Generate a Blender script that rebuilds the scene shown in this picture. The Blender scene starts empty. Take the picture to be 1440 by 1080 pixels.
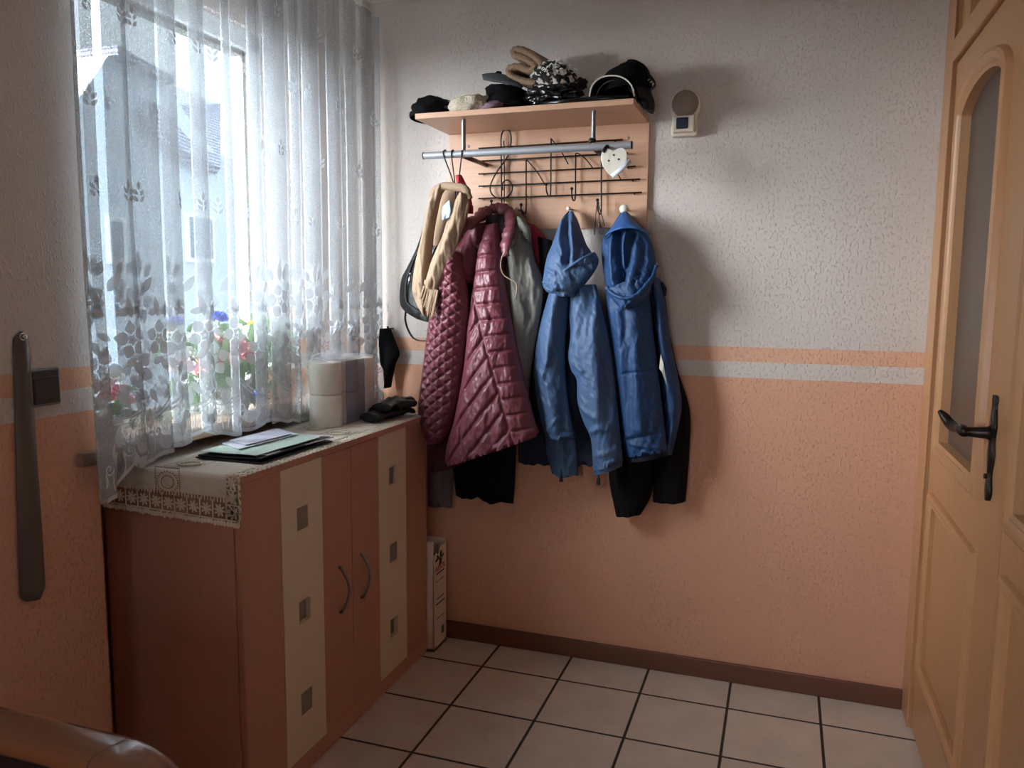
import bpy, bmesh, math, random
import numpy as np
from mathutils import Vector, noise as mnoise
random.seed(7)
PI = math.pi
SC = bpy.context.scene
COL = SC.collection
S_ALL = 0.9; SKY_Z, SKY_H, SKY_S, EXPO = 0.6, 0.68, 28.5, 1.68            # working units -> metres (door leaf 2.1 m, rack 0.76 m wide)

# ------------------------------------------------------------------ camera
YAW, PITCH, ROLL = 0.32934625, 0.11573124, 0.00810223
CAM = np.array([1.48648279, -3.19437126, 1.56840166]); FOC = 1114.531
_cy, _sy, _cp, _sp = math.cos(YAW), math.sin(YAW), math.cos(PITCH), math.sin(PITCH)
_w = np.array([-_sy * _cp, _cy * _cp, -_sp]); _r = np.array([_cy, _sy, 0.]); _u = np.cross(_r, _w)
CR, CU, CW = math.cos(ROLL) * _r + math.sin(ROLL) * _u, -math.sin(ROLL) * _r + math.cos(ROLL) * _u, _w
def _ray(px, py): return CW + CR * (px - 720) / FOC - CU * (py - 540) / FOC
def onx(px, py, x): d = _ray(px, py); return CAM + d * ((x - CAM[0]) / d[0])
def ony(px, py, y): d = _ray(px, py); return CAM + d * ((y - CAM[1]) / d[1])
def onz(px, py, z): d = _ray(px, py); return CAM + d * ((z - CAM[2]) / d[2])

# ------------------------------------------------------------------ materials
def s2l(c): return tuple(((v / 255 / 12.92) if v / 255 <= .04045 else ((v / 255 + .055) / 1.055) ** 2.4) for v in c)
class NT:
    def __init__(s, name):
        s.m = bpy.data.materials.new(name); s.m.use_nodes = True; s.t = s.m.node_tree
        s.t.nodes.clear(); s.out = s.n('ShaderNodeOutputMaterial')
    def n(s, typ, **kw):
        nd = s.t.nodes.new(typ)
        for k, v in kw.items():
            if k[0] == 'i':
                key = k[2:].replace('_', ' ') if k[1] == '_' else int(k[1:])
                nd.inputs[key].default_value = v
            else: setattr(nd, k, v)
        return nd
    def l(s, a, b): s.t.links.new(a, b)
    def coords(s, scale=(1, 1, 1)):
        tc = s.n('ShaderNodeTexCoord'); mp = s.n('ShaderNodeMapping')
        mp.inputs['Scale'].default_value = tuple(v / S_ALL for v in scale)
        s.l(tc.outputs['Object'], mp.inputs['Vector']); return mp.outputs['Vector']
    def math(s, op, a, b=None, c=None):
        nd = s.n('ShaderNodeMath', operation=op)
        for i, v in enumerate((a, b, c)):
            if v is None: continue
            if isinstance(v, (int, float)): nd.inputs[i].default_value = v
            else: s.l(v, nd.inputs[i])
        return nd.outputs[0]
    def mix(s, f, a, b):
        nd = s.n('ShaderNodeMix', data_type='RGBA')
        for i, v in ((0, f), (6, a), (7, b)):
            if isinstance(v, (int, float)): nd.inputs[i].default_value = v
            elif isinstance(v, tuple): nd.inputs[i].default_value = (*v[:3], 1)
            else: s.l(v, nd.inputs[i])
        return nd.outputs[2]
    def noise(s, vec, scale, detail=3, rough=.5):
        nd = s.n('ShaderNodeTexNoise'); nd.inputs['Scale'].default_value = scale
        nd.inputs['Detail'].default_value = detail; nd.inputs['Roughness'].default_value = rough
        s.l(vec, nd.inputs['Vector']); return nd.outputs['Fac']
    def bsdf(s, base, rough=.5, metal=0, normal=None, **kw):
        p = s.n('ShaderNodeBsdfPrincipled')
        if isinstance(base, tuple): p.inputs['Base Color'].default_value = (*base[:3], 1)
        else: s.l(base, p.inputs['Base Color'])
        if isinstance(rough, (int, float)): p.inputs['Roughness'].default_value = rough
        else: s.l(rough, p.inputs['Roughness'])
        p.inputs['Metallic'].default_value = metal
        for k, v in kw.items(): p.inputs[k.replace('_', ' ')].default_value = v
        if normal is not None: s.l(normal, p.inputs['Normal'])
        s.l(p.outputs[0], s.out.inputs[0]); return p
    def bump(s, h, strength, dist):
        b = s.n('ShaderNodeBump'); b.inputs['Strength'].default_value = strength
        b.inputs['Distance'].default_value = dist; s.l(h, b.inputs['Height']); return b.outputs[0]
def simple(name, rgb, rough=.5, metal=0, var=.12, vscale=20, bump=0, bscale=60, bdist=.002, stretch=(1, 1, 1), **kw):
    t = NT(name); v = t.coords(stretch); c = s2l(rgb)
    f = t.noise(v, vscale, 3)
    a = tuple(x * (1 - var) for x in c); b = tuple(min(1, x * (1 + var)) for x in c)
    base = t.mix(f, a, b); nm = None
    if bump: nm = t.bump(t.noise(v, bscale, 4, .6), bump, bdist)
    t.bsdf(base, rough, metal, nm, **kw); return t.m
def wood(name, rgb, rough=.4, axis='Z', var=.18, **kw):
    st = {'Z': (14, 14, .9), 'Y': (14, .9, 14), 'X': (.9, 14, 14)}[axis]
    t = NT(name); v = t.coords(st); c = s2l(rgb)
    f = t.noise(v, 5, 6, .65); f2 = t.noise(v, 22, 3, .5)
    ff = t.math('ADD', t.math('MULTIPLY', f, .7), t.math('MULTIPLY', f2, .3))
    base = t.mix(ff, tuple(x * (1 - var * 1.6) for x in c), tuple(min(1, x * (1 + var * 1.2)) for x in c))
    t.bsdf(base, rough, 0, t.bump(f2, .12, .001), **kw); return t.m
M = {}
M['beech'] = wood('beech veneer', (206, 150, 112), .42, 'Z')
M['beech_x'] = wood('beech veneer lengthwise', (214, 168, 138), .4, 'X')
M['beech_cab'] = wood('reddish beech veneer', (188, 134, 114), .42, 'Z', .1)
M['beech_caby'] = wood('reddish beech veneer lengthwise', (194, 140, 120), .42, 'Y', .1)
M['cream'] = simple('cream lacquer', (222, 204, 178), .38, var=.03)
M['pine'] = wood('honey pine', (194, 144, 100), .38, 'Z', .14)
M['pine_y'] = wood('honey pine crosswise', (194, 144, 100), .38, 'Y', .14)
M['steel'] = simple('brushed steel', (150, 150, 152), .38, 1, .08, 40, stretch=(1, 20, 20))
M['steel_dull'] = simple('dull grey metal', (150, 146, 140), .5, .6, .06)
M['wire'] = simple('black wire', (42, 38, 36), .4, .6, .1)
M['iron'] = simple('dark wrought iron', (52, 46, 42), .42, .7, .3, 30, .3, 40)
M['white_porcelain'] = simple('white porcelain', (232, 224, 210), .25, var=.06)
M['white_plastic'] = simple('ivory plastic', (226, 214, 196), .4, var=.03)
M['white_paint'] = simple('white window paint', (232, 236, 236), .4, var=.03)
M['black_wool'] = simple('black wool', (15, 15, 17), .95, 0, .4, 60, .6, 250, .004, Specular_IOR_Level=.15)
M['black_nylon'] = simple('black nylon', (24, 25, 29), .5, 0, .25, 30, .2, 120)
M['black_jacket'] = simple('black jacket cloth', (17, 14, 15), .8, 0, .25, 30, .2, 120, Specular_IOR_Level=.15)
M['black_vinyl'] = simple('black glossy vinyl', (20, 19, 20), .16, 0, .2, 30, .35, 26, .006)
M['black_leather'] = simple('black leather', (20, 19, 20), .4, 0, .2, 60, .35, 60, .003)
M['grey_felt'] = simple('charcoal felt', (66, 68, 70), .9, 0, .2, 60, .3, 150)
M['cream_fur'] = simple('cream fluffy wool', (238, 222, 198), 1, 0, .15, 90, 1, 170, .012)
M['brown_knit'] = simple('brown ribbed knit', (150, 122, 98), .95, 0, .25, 90, .8, 140, .006)
M['burgundy'] = simple('burgundy nylon', (114, 58, 68), .42, 0, .1, 12, .35, 45, .004, stretch=(1, 1, .45))
M['burgundy_dark'] = simple('dark burgundy lining', (74, 34, 44), .6, 0, .2, 12, .3, 45, .004)
M['blue_a'] = simple('faded blue nylon', (62, 88, 124), .58, 0, .1, 9, .3, 30, .005, stretch=(1, 1, .5))
M['blue_b'] = simple('royal blue nylon', (22, 60, 104), .6, 0, .1, 9, .3, 30, .005, stretch=(1, 1, .5))
M['navy'] = simple('dark navy lining', (22, 29, 48), .8, 0, .2, 12, .2, 40)
M['grey_cotton'] = simple('olive grey cotton', (120, 117, 109), .85, 0, .12, 10, .4, 50, .004)
M['red_cloth'] = simple('crimson cloth', (140, 18, 40), .7, 0, .15, 20, .2, 60)
M['red_bright'] = simple('bright red cloth', (190, 22, 40), .6, 0, .15, 20, .2, 60)
M['tan'] = simple('tan woven wool', (162, 136, 112), .95, 0, .12, 30, .5, 260, .003)
M['mask'] = simple('pale blue fleece paper', (190, 218, 232), .8, 0, .05)
M['grey_shade'] = simple('dark grey cotton', (98, 92, 92), .85, 0, .15, 20, .3, 60)
M['linen'] = simple('natural linen', (226, 216, 202), .9, 0, .06, 60, .35, 420, .002)
M['crochet'] = simple('ecru crochet cotton', (232, 218, 198), .9, 0, .1, 120, .5, 400, .002)
M['paper'] = simple('white paper', (226, 230, 238), .6, 0, .04)
M['paper_green'] = simple('pale green printed paper', (196, 214, 204), .5, 0, .2, 14)
M['tissue'] = simple('tissue paper', (236, 228, 214), .95, 0, .04, 60, .3, 200)
M['cardboard'] = simple('white carton', (234, 216, 202), .6, 0, .05)
M['carton_in'] = simple('dark carton inside', (70, 62, 60), .8, 0, .1)
M['print_red'] = simple('red print', (190, 40, 40), .6)
M['print_black'] = simple('black print', (38, 32, 32), .6)
M['print_green'] = simple('green black print', (58, 66, 52), .6, 0, .5, 60)
M['leaf'] = simple('green leaves', (112, 150, 96), .6, 0, .35, 30)
M['pink'] = simple('pink petals', (250, 178, 190), .7, 0, .15, 40)
M['coral'] = simple('coral pink petals', (250, 150, 156), .7, 0, .15, 40)
M['white_petal'] = simple('white petals', (236, 240, 230), .7, 0, .05, 40)
M['blue_petal'] = simple('violet blue petals', (66, 84, 190), .7, 0, .2, 40)
M['yellow_petal'] = simple('yellow petals', (236, 206, 90), .7, 0, .1, 40)
M['pot'] = simple('pale grey ceramic', (150, 152, 150), .4, 0, .2, 60)
M['umber'] = simple('grey brown plastic', (94, 84, 76), .35, 0, .1, 8)
M['anthracite'] = simple('anthracite plastic', (44, 48, 50), .3, 0, .06)
M['chrome'] = simple('polished chrome', (210, 212, 215), .15, 1, .02)
M['mahogany'] = wood('polished mahogany', (142, 92, 64), .16, 'X', .15, Coat_Weight=.6, Coat_Roughness=.08)
M['dark_uphol'] = simple('dark brown upholstery', (40, 24, 22), .9, 0, .2, 40, .4, 200)
M['plaster_out'] = simple('white render', (196, 206, 216), .9, 0, .03, 3)
M['ground_out'] = simple('pale paving', (112, 116, 118), .95, 0, .1, 2)
M['blue_dark_glass'] = simple('dark lens', (44, 50, 66), .25, 0, .1)
M['dome'] = simple('shaded grey dome', (150, 136, 124), .4, 0, .1)  # grey carries the shade lying on the dome
M['knit_purple'] = simple('purple knit', (132, 108, 122), .95, 0, .7, 120, .6, 200, .004)

def wall_material(name):
    t = NT(name); v = t.coords()
    sep = t.n('ShaderNodeSeparateXYZ'); t.l(v, sep.inputs[0]); z = sep.outputs['Z']
    wob = t.math('MULTIPLY_ADD', t.noise(v, 90, 2), .006, -.003)
    z = t.math('ADD', z, wob)
    white, peach, peach2 = s2l((216, 206, 199)), s2l((226, 176, 146)), s2l((222, 168, 138))
    up = t.math('GREATER_THAN', z, 1.363); a = t.math('GREATER_THAN', z, 1.306); b = t.math('GREATER_THAN', z, 1.244)
    c = t.mix(b, peach2, white); c = t.mix(a, c, peach); c = t.mix(up, c, white)
    f = t.noise(v, 3, 3); c = t.mix(t.math('MULTIPLY', f, .12), c, s2l((150, 130, 118)))
    ve = t.coords((1, 1, .6)); n1 = t.noise(ve, 120, 2, .5); n2 = t.noise(v, 260, 3, .6); n3 = t.noise(v, 14, 2)
    chip = t.n('ShaderNodeMapRange'); chip.interpolation_type = 'SMOOTHSTEP'; t.l(t.math('MULTIPLY_ADD', n3, .12, n1), chip.inputs[0]); chip.inputs[1].default_value = .58; chip.inputs[2].default_value = .80
    hh = t.math('ADD', chip.outputs[0], t.math('MULTIPLY', n2, .3))
    t.bsdf(c, .92, 0, t.bump(hh, .6, .003)); return t.m
M['wall'] = wall_material('woodchip wallpaper with painted bands')
def plain_wall(name, rgb):
    t = NT(name); v = t.coords(); f = t.noise(v, 3, 3)
    c = s2l(rgb); col = t.mix(f, tuple(x * .95 for x in c), c)
    t.bsdf(col, .92, 0, t.bump(t.noise(v, 75, 4), .4, .004)); return t.m
M['reveal'] = plain_wall('white window reveal', (214, 216, 216))
M['ceiling'] = plain_wall('white ceiling', (222, 218, 212))
def tile_material():
    T = .333; t = NT('beige floor tiles'); v = t.coords()
    sep = t.n('ShaderNodeSeparateXYZ'); t.l(v, sep.inputs[0])
    def cell(o, off):
        q = t.math('DIVIDE', t.math('SUBTRACT', o, off), T); fr = t.math('FRACT', q)
        d = t.math('ABSOLUTE', t.math('SUBTRACT', fr, .5)); return d, t.math('FLOOR', q)
    dx, ix = cell(sep.outputs['X'], .3485 - 5 * T); dy, iy = cell(sep.outputs['Y'], -.2242 - 20 * T)
    d = t.math('MAXIMUM', dx, dy)
    wob = t.math('MULTIPLY_ADD', t.noise(v, 60, 2), .004, -.002)
    g = t.n('ShaderNodeMapRange'); t.l(t.math('ADD', d, wob), g.inputs[0])
    g.inputs[1].default_value = .482; g.inputs[2].default_value = .488
    cmb = t.n('ShaderNodeCombineXYZ'); t.l(ix, cmb.inputs[0]); t.l(iy, cmb.inputs[1])
    wn = t.n('ShaderNodeTexWhiteNoise'); t.l(cmb.outputs[0], wn.inputs['Vector'])
    base = t.mix(t.noise(v, 7, 5, .6), s2l((196, 180, 166)), s2l((236, 224, 212)))
    base = t.mix(t.math('MULTIPLY', wn.outputs['Value'], .22), base, s2l((178, 160, 148)))
    col = t.mix(g.outputs[0], base, s2l((62, 52, 46)))
    rough = t.math('MULTIPLY_ADD', g.outputs[0], .5, .38)
    h = t.math('MULTIPLY_ADD', g.outputs[0], -1, 1)
    t.bsdf(col, rough, 0, t.bump(h, .6, .003)); return t.m
M['tiles'] = tile_material()
def glass_material(name, tint=(.97, .99, 1), gloss=.08):
    t = NT(name); tr = t.n('ShaderNodeBsdfTransparent'); tr.inputs[0].default_value = (*tint, 1)
    gl = t.n('ShaderNodeBsdfGlossy'); gl.inputs['Roughness'].default_value = .02
    lw = t.n('ShaderNodeLayerWeight'); lw.inputs[0].default_value = .5
    fac = t.math('MULTIPLY_ADD', t.math('POWER', lw.outputs['Facing'], 5), .5, .02)
    mx = t.n('ShaderNodeMixShader'); t.l(fac, mx.inputs[0]); t.l(tr.outputs[0], mx.inputs[1]); t.l(gl.outputs[0], mx.inputs[2])
    t.l(mx.outputs[0], t.out.inputs[0]); return t.m
M['glass'] = glass_material('clear window glass')
def door_glass():
    t = NT('grey reeded door glass'); v = t.coords((30, 30, .8)); f = t.noise(v, 4, 4)
    c = t.mix(f, s2l((80, 67, 58)), s2l((108, 93, 82)))
    t.bsdf(c, .35, 0, t.bump(f, .15, .002), Transmission_Weight=.25); return t.m
M['door_glass'] = door_glass()
def fabric_net(name, lo, hi, tl, speck=500, col=(.60, .625, .65)):
    # woven net: open between the threads; threads reflect and pass some light
    t = NT(name); v = t.coords((1, 1, .55))
    f = t.noise(v, speck, 2, .6)
    mr = t.n('ShaderNodeMapRange'); t.l(f, mr.inputs[0]); mr.inputs[1].default_value = .35; mr.inputs[2].default_value = .65
    mr.inputs[3].default_value = lo; mr.inputs[4].default_value = hi
    tr = t.n('ShaderNodeBsdfTransparent')
    df = t.n('ShaderNodeBsdfDiffuse'); df.inputs[0].default_value = (*col, 1)
    ts = t.n('ShaderNodeBsdfTranslucent'); ts.inputs[0].default_value = (*col, 1)
    m1 = t.n('ShaderNodeMixShader'); m1.inputs[0].default_value = tl; t.l(df.outputs[0], m1.inputs[1]); t.l(ts.outputs[0], m1.inputs[2])
    m2 = t.n('ShaderNodeMixShader'); t.l(mr.outputs[0], m2.inputs[0]); t.l(m1.outputs[0], m2.inputs[1]); t.l(tr.outputs[0], m2.inputs[2])
    t.l(m2.outputs[0], t.out.inputs[0]); return t.m
M['net'] = fabric_net('sheer white net', .40, .72, .05)
M['lace'] = fabric_net('dense white lace thread', .13, .32, .10, 900, (.70, .73, .76))
def film(name, col, op, rough=.12):
    t = NT(name); tr = t.n('ShaderNodeBsdfTransparent'); p = t.n('ShaderNodeBsdfPrincipled')
    p.inputs['Base Color'].default_value = (*s2l(col), 1); p.inputs['Roughness'].default_value = rough
    b = t.bump(t.noise(t.coords((1, 1, .6)), 22, 3), .5, .01); t.l(b, p.inputs['Normal'])
    lw = t.n('ShaderNodeLayerWeight'); lw.inputs[0].default_value = .25
    f = t.math('ADD', t.math('MULTIPLY', lw.outputs['Facing'], .25), op)
    mx = t.n('ShaderNodeMixShader'); t.l(f, mx.inputs[0]); t.l(tr.outputs[0], mx.inputs[1]); t.l(p.outputs[0], mx.inputs[2])
    t.l(mx.outputs[0], t.out.inputs[0]); return t.m
M['film'] = film('clear plastic film', (235, 238, 245), .12)
M['film_blue'] = film('blue printed film', (104, 116, 150), .5)
def roof_material():
    t = NT('grey roof tiles'); v = t.coords()
    w = t.n('ShaderNodeTexWave', wave_type='BANDS', bands_direction='Z'); w.inputs['Scale'].default_value = 4.2; w.inputs['Distortion'].default_value = .6
    t.l(v, w.inputs['Vector'])
    c = t.mix(w.outputs['Fac'], s2l((104, 106, 118)), s2l((172, 176, 190)))
    t.bsdf(c, .85); return t.m
M['roof'] = roof_material()
def knit_bw():
    t = NT('black and white chunky knit'); v = t.coords()
    vo = t.n('ShaderNodeTexVoronoi'); vo.inputs['Scale'].default_value = 70; t.l(v, vo.inputs['Vector'])
    n = t.noise(v, 45, 2); f = t.n('ShaderNodeMapRange'); t.l(n, f.inputs[0]); f.inputs[1].default_value = .53; f.inputs[2].default_value = .56
    c = t.mix(f.outputs[0], s2l((34, 29, 28)), s2l((214, 204, 192)))
    t.bsdf(c, .95, 0, t.bump(vo.outputs['Distance'], .8, .006)); return t.m
M['knit_bw'] = knit_bw()

# ------------------------------------------------------------------ mesh building
class MB:
    def __init__(s): s.v = []; s.f = []
    def add(s, verts, faces):
        o = len(s.v); s.v.extend([tuple(map(float, p)) for p in verts]); s.f.extend([tuple(i + o for i in f) for f in faces]); return s
    def box(s, x0, x1, y0, y1, z0, z1):
        p = [(x, y, z) for z in (z0, z1) for y in (y0, y1) for x in (x0, x1)]
        return s.add(p, [(0, 2, 3, 1), (4, 5, 7, 6), (0, 1, 5, 4), (2, 6, 7, 3), (0, 4, 6, 2), (1, 3, 7, 5)])
    def grid(s, P, cu=False, cv=False):
        P = np.asarray(P, float); nu, nv = P.shape[:2]; F = []
        for i in range(nu if cu else nu - 1):
            for j in range(nv if cv else nv - 1):
                a, b = i * nv + j, ((i + 1) % nu) * nv + j
                c, d = ((i + 1) % nu) * nv + (j + 1) % nv, i * nv + (j + 1) % nv
                F.append((a, b, c, d))
        return s.add(P.reshape(-1, 3), F)
    def tube(s, pts, r, n=10, caps=True, flat=None):
        pts = [np.array(p, float) for p in pts]; m = len(pts)
        rr = r if hasattr(r, '__len__') else [r] * m
        rings = []; up = None
        for i in range(m):
            t = pts[min(i + 1, m - 1)] - pts[max(i - 1, 0)]; t = t / (np.linalg.norm(t) + 1e-12)
            if up is None:
                a = np.array([0, 0, 1.]) if abs(t[2]) < .9 else np.array([0, 1., 0]); up = a
            e1 = up - t * (up @ t); e1 /= np.linalg.norm(e1) + 1e-12; e2 = np.cross(t, e1); up = e1
            k1, k2 = (flat if flat else (1, 1))
            rings.append([pts[i] + rr[i] * (math.cos(a) * e1 * k1 + math.sin(a) * e2 * k2) for a in np.linspace(0, 2 * PI, n, endpoint=False)])
        o = len(s.v); s.grid(np.array(rings), cv=True)
        if caps: s.f.append(tuple(o + i for i in range(n))[::-1]); s.f.append(tuple(o + (m - 1) * n + i for i in range(n)))
        return s
    def lathe(s, prof, c=(0, 0, 0), axis=(0, 0, 1), n=24, caps=True):
        ax = np.array(axis, float); ax /= np.linalg.norm(ax)
        a = np.array([1., 0, 0]) if abs(ax[0]) < .9 else np.array([0, 1., 0])
        e1 = a - ax * (a @ ax); e1 /= np.linalg.norm(e1); e2 = np.cross(ax, e1); c = np.array(c, float)
        P = np.array([[c + ax * h + r * (math.cos(t) * e1 + math.sin(t) * e2) for t in np.linspace(0, 2 * PI, n, endpoint=False)] for r, h in prof])
        o = len(s.v); s.grid(P, cv=True); m = len(prof)
        if caps: s.f.append(tuple(o + i for i in range(n))[::-1]); s.f.append(tuple(o + (m - 1) * n + i for i in range(n)))
        return s
    def prism(s, poly, axis, a0, a1):
        # poly in the two remaining axes (cyclic order after axis), extruded a0..a1
        i = 'xyz'.index(axis); n = len(poly); V = []
        for a in (a0, a1):
            for p, q in poly:
                w = [0, 0, 0]; w[i] = a; w[(i + 1) % 3] = p; w[(i + 2) % 3] = q; V.append(w)
        return s.add(V, [tuple(range(n))[::-1], tuple(range(n, 2 * n))] + [(k, (k + 1) % n, n + (k + 1) % n, n + k) for k in range(n)])
    def blob(s, c, r, amp=.1, sc=3, seed=0, nu=32, nv=22, rot=(0, 0, 0), flat=-9, power=1):
        c = np.array(c, float); R = Vector; P = []
        from mathutils import Euler
        Rm = np.array(Euler(rot).to_matrix())
        for i in range(nu):
            row = []
            for j in range(nv):
                th = 2 * PI * i / nu; ph = PI * (j + .001) / (nv - 1 + .002)
                d = np.array([math.sin(ph) * math.cos(th), math.sin(ph) * math.sin(th), math.cos(ph)])
                d2 = np.sign(d) * np.abs(d) ** power
                k = 1 + amp * mnoise.fractal(Vector(d * sc) + Vector((seed * 3.1, seed, 0)), .8, 2.1, 4)
                q = d2 * np.array(r) * k; q[2] = max(q[2], flat)
                row.append(c + Rm @ q)
            P.append(row)
        return s.grid(np.array(P), cu=True)
    def disc(s, c, e1, e2, r1, r2, n=14, a0=0, a1=2 * PI):
        c, e1, e2 = (np.array(q, float) for q in (c, e1, e2))
        return s.add([c + e1 * r1 * math.cos(t) + e2 * r2 * math.sin(t) for t in np.linspace(a0, a1, n, endpoint=False)], [tuple(range(n))])
    def build(s, name, mat, parent=None, smooth=True, bevel=0, solid=0, remesh=0, subd=0, seg=2):
        me = bpy.data.meshes.new(name)
        V = np.array(s.v, float).reshape(-1, 3)
        if parent is not None: V = V - np.array(wloc(parent))
        me.from_pydata(V.tolist(), [], s.f); me.update()
        bm = bmesh.new(); bm.from_mesh(me); bmesh.ops.remove_doubles(bm, verts=bm.verts, dist=1e-6)
        bmesh.ops.recalc_face_normals(bm, faces=bm.faces); bm.to_mesh(me); bm.free()
        if smooth:
            for p in me.polygons: p.use_smooth = True
        me.materials.append(mat if not isinstance(mat, str) else M[mat])
        o = bpy.data.objects.new(name, me); COL.objects.link(o)
        if parent is not None: o.parent = parent
        if remesh:
            m = o.modifiers.new('r', 'REMESH'); m.mode = 'VOXEL'; m.voxel_size = remesh * S_ALL; m.use_smooth_shade = True
            m2 = o.modifiers.new('s', 'SMOOTH'); m2.iterations = 4; m2.factor = .5
        if solid:
            m = o.modifiers.new('t', 'SOLIDIFY'); m.thickness = solid * S_ALL; m.offset = 0
        if bevel:
            m = o.modifiers.new('b', 'BEVEL'); m.width = bevel * S_ALL; m.segments = seg; m.limit_method = 'ANGLE'
            if smooth:
                try: me.set_sharp_from_angle(angle=.6)
                except Exception: pass
        if subd:
            m = o.modifiers.new('d', 'SUBSURF'); m.levels = m.render_levels = subd
        return o
def wloc(o):
    p = np.zeros(3)
    while o is not None: p = p + np.array(o.location); o = o.parent
    return p
def sharp(o, ang=.6):
    try: o.data.set_sharp_from_angle(angle=ang)
    except Exception: pass
    return o
def tag(o, label=None, cat=None, group=None, kind=None):
    if label: o['label'] = label
    if cat: o['category'] = cat
    if group: o['group'] = group
    if kind: o['kind'] = kind
    return o
def thing(name, loc, label, cat, group=None, kind=None):
    o = bpy.data.objects.new(name, None); COL.objects.link(o); o.location = tuple(map(float, loc)); o.empty_display_size = .05
    return tag(o, label, cat, group, kind)
def interp(pts, t):
    # polyline through pts (px,py), t in 0..1 by py
    ys = [p[1] for p in pts]; y = ys[0] + t * (ys[-1] - ys[0])
    xs = np.interp(y, ys, [p[0] for p in pts]); return float(xs), float(y)
def smooth_poly(pts, n):
    P = np.array(pts, float); m = len(P); out = []
    for k in np.linspace(0, m - 1, n):
        i = min(int(k), m - 2); t = k - i
        p0, p1, p2, p3 = P[max(i - 1, 0)], P[i], P[i + 1], P[min(i + 2, m - 1)]
        out.append(.5 * ((2 * p1) + (-p0 + p2) * t + (2 * p0 - 5 * p1 + 4 * p2 - p3) * t * t + (-p0 + 3 * p1 - 3 * p2 + p3) * t ** 3))
    return np.array(out)
def fr(x, y, z, o=3, h=.8): return mnoise.fractal(Vector((x, y, z)), h, 2.0, o)
def lobe(left, right, ymid, depth, back, nu=56, nv=90, relief=None, wr=.006, ws=(14, 5), seed=0, hem=0, prof=.62, topd=None, maxback=-.012, mb=None):
    """a hanging piece of cloth: left/right outlines, its middle plane, how far it bulges to the room and to the wall"""
    lp = smooth_poly(left, nv); rp = smooth_poly(right, nv); rows = []
    yf = ymid if callable(ymid) else (lambda v: ymid); df = depth if callable(depth) else (lambda v: depth)
    for j in range(nv):
        v = j / (nv - 1); y = yf(v); L = ony(*lp[j], y); R = ony(*rp[j], y); row = []
        d = df(v)
        if topd is not None: d *= min(1, topd + (1 - topd) * (v / .18)) if v < .18 else 1
        W = np.linalg.norm(R - L)
        for i in range(nu):
            u = i / (nu - 1); P = L + (R - L) * u; px = lp[j][0] + (rp[j][0] - lp[j][0]) * u; py = lp[j][1] + (rp[j][1] - lp[j][1]) * u
            b = max(0, math.sin(PI * u)) ** prof
            e = min(1, 8 * u, 8 * (1 - u))
            rel = relief(u, v, px, py) if relief else 0
            if wr:
                xw = P[0] + .035 * fr(P[2] * 4 + seed, 5.5, seed, 2); n1 = fr(xw * ws[0] + seed, seed * 1.7, P[2] * ws[1]); n2 = fr(xw * 26 + seed, P[2] * 9, 2.2 + seed, 2)
                w = wr * (1.5 * n1 - 1.3 * abs(n1) + .5 - .7 * abs(n2)) + wr * .35 * fr(P[0] * 50 + P[2] * 30, 3, P[2] * 40, 2)
            else: w = 0
            q = np.array([P[0], y - d * b - (rel + w) * e, P[2]])
            if hem and v > .8: q[2] += hem * ((v - .8) / .2) * fr(P[0] * 16 + seed * 3, 7, 1, 2)
            row.append(q)
        for i in range(nu - 2, 0, -1):
            u = i / (nu - 1); P = L + (R - L) * u; b = max(0, math.sin(PI * u)) ** prof
            q = np.array([P[0], min(y + back * b, maxback), P[2]])
            if hem and v > .8: q[2] += hem * ((v - .8) / .2) * fr(P[0] * 16 + seed * 3, 7, 1, 2)
            row.append(q)
        rows.append(row)
    P = np.array(rows); mb = mb or MB(); o = len(mb.v); mb.grid(P, cv=True); n = P.shape[1]
    mb.f.append(tuple(o + i for i in range(n)))
    # hem closed a little way up inside
    last = P[-1]; c = last.mean(0); ins = last * .94 + c * .06; ins[:, 2] = last[:, 2] + .03
    o2 = len(mb.v); mb.v.extend(map(tuple, ins))
    for i in range(n): mb.f.append((o + (len(rows) - 1) * n + i, o + (len(rows) - 1) * n + (i + 1) % n, o2 + (i + 1) % n, o2 + i))
    mb.f.append(tuple(o2 + i for i in range(n)))
    return mb
def ridge(d, w): return math.exp(-(d / w) ** 2)
def segd(px, py, a, b):
    ax, ay = a; bx, by = b; dx, dy = bx - ax, by - ay; L2 = dx * dx + dy * dy
    t = max(0, min(1, ((px - ax) * dx + (py - ay) * dy) / L2)); return math.hypot(px - ax - t * dx, py - ay - t * dy)
def folds(lst):
    """lst of (polyline px, amplitude m, width px)"""
    def f(u, v, px, py):
        r = 0
        for pl, a, w in lst:
            d = min(segd(px, py, pl[k], pl[k + 1]) for k in range(len(pl) - 1)); r += a * ridge(d, w)
        return r
    return f

# ------------------------------------------------------------------ the setting
XL, XN, XR = -.267, -.43, 1.977       # left wall face, niche back face, right wall plane
YN, YB, ZC = -1.55, -4.9, 2.8         # niche edge, wall behind the camera, ceiling
def struct(o, label=None): o['kind'] = 'structure'; return o
struct(MB().box(-.62, 3.0, YB - .15, .2, -.1, 0).build('floor', 'tiles', smooth=False))
struct(MB().box(-.62, 3.0, YB - .15, .2, ZC, ZC + .1).build('ceiling', 'ceiling', smooth=False))
struct(MB().box(-.62, 3.0, 0, .2, 0, ZC).build('wall_back', 'wall', smooth=False))
w4x0, w4x1, w4z0, w4z1 = .65, 1.35, 1.25, 1.95
wf_ = MB(); wf_.box(-.62, w4x0, YB - .15, YB, 0, ZC); wf_.box(w4x1, 3.0, YB - .15, YB, 0, ZC); wf_.box(w4x0, w4x1, YB - .15, YB, 0, w4z0); wf_.box(w4x0, w4x1, YB - .15, YB, w4z1, ZC)
struct(wf_.build('wall_front', 'wall', smooth=False))
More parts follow.
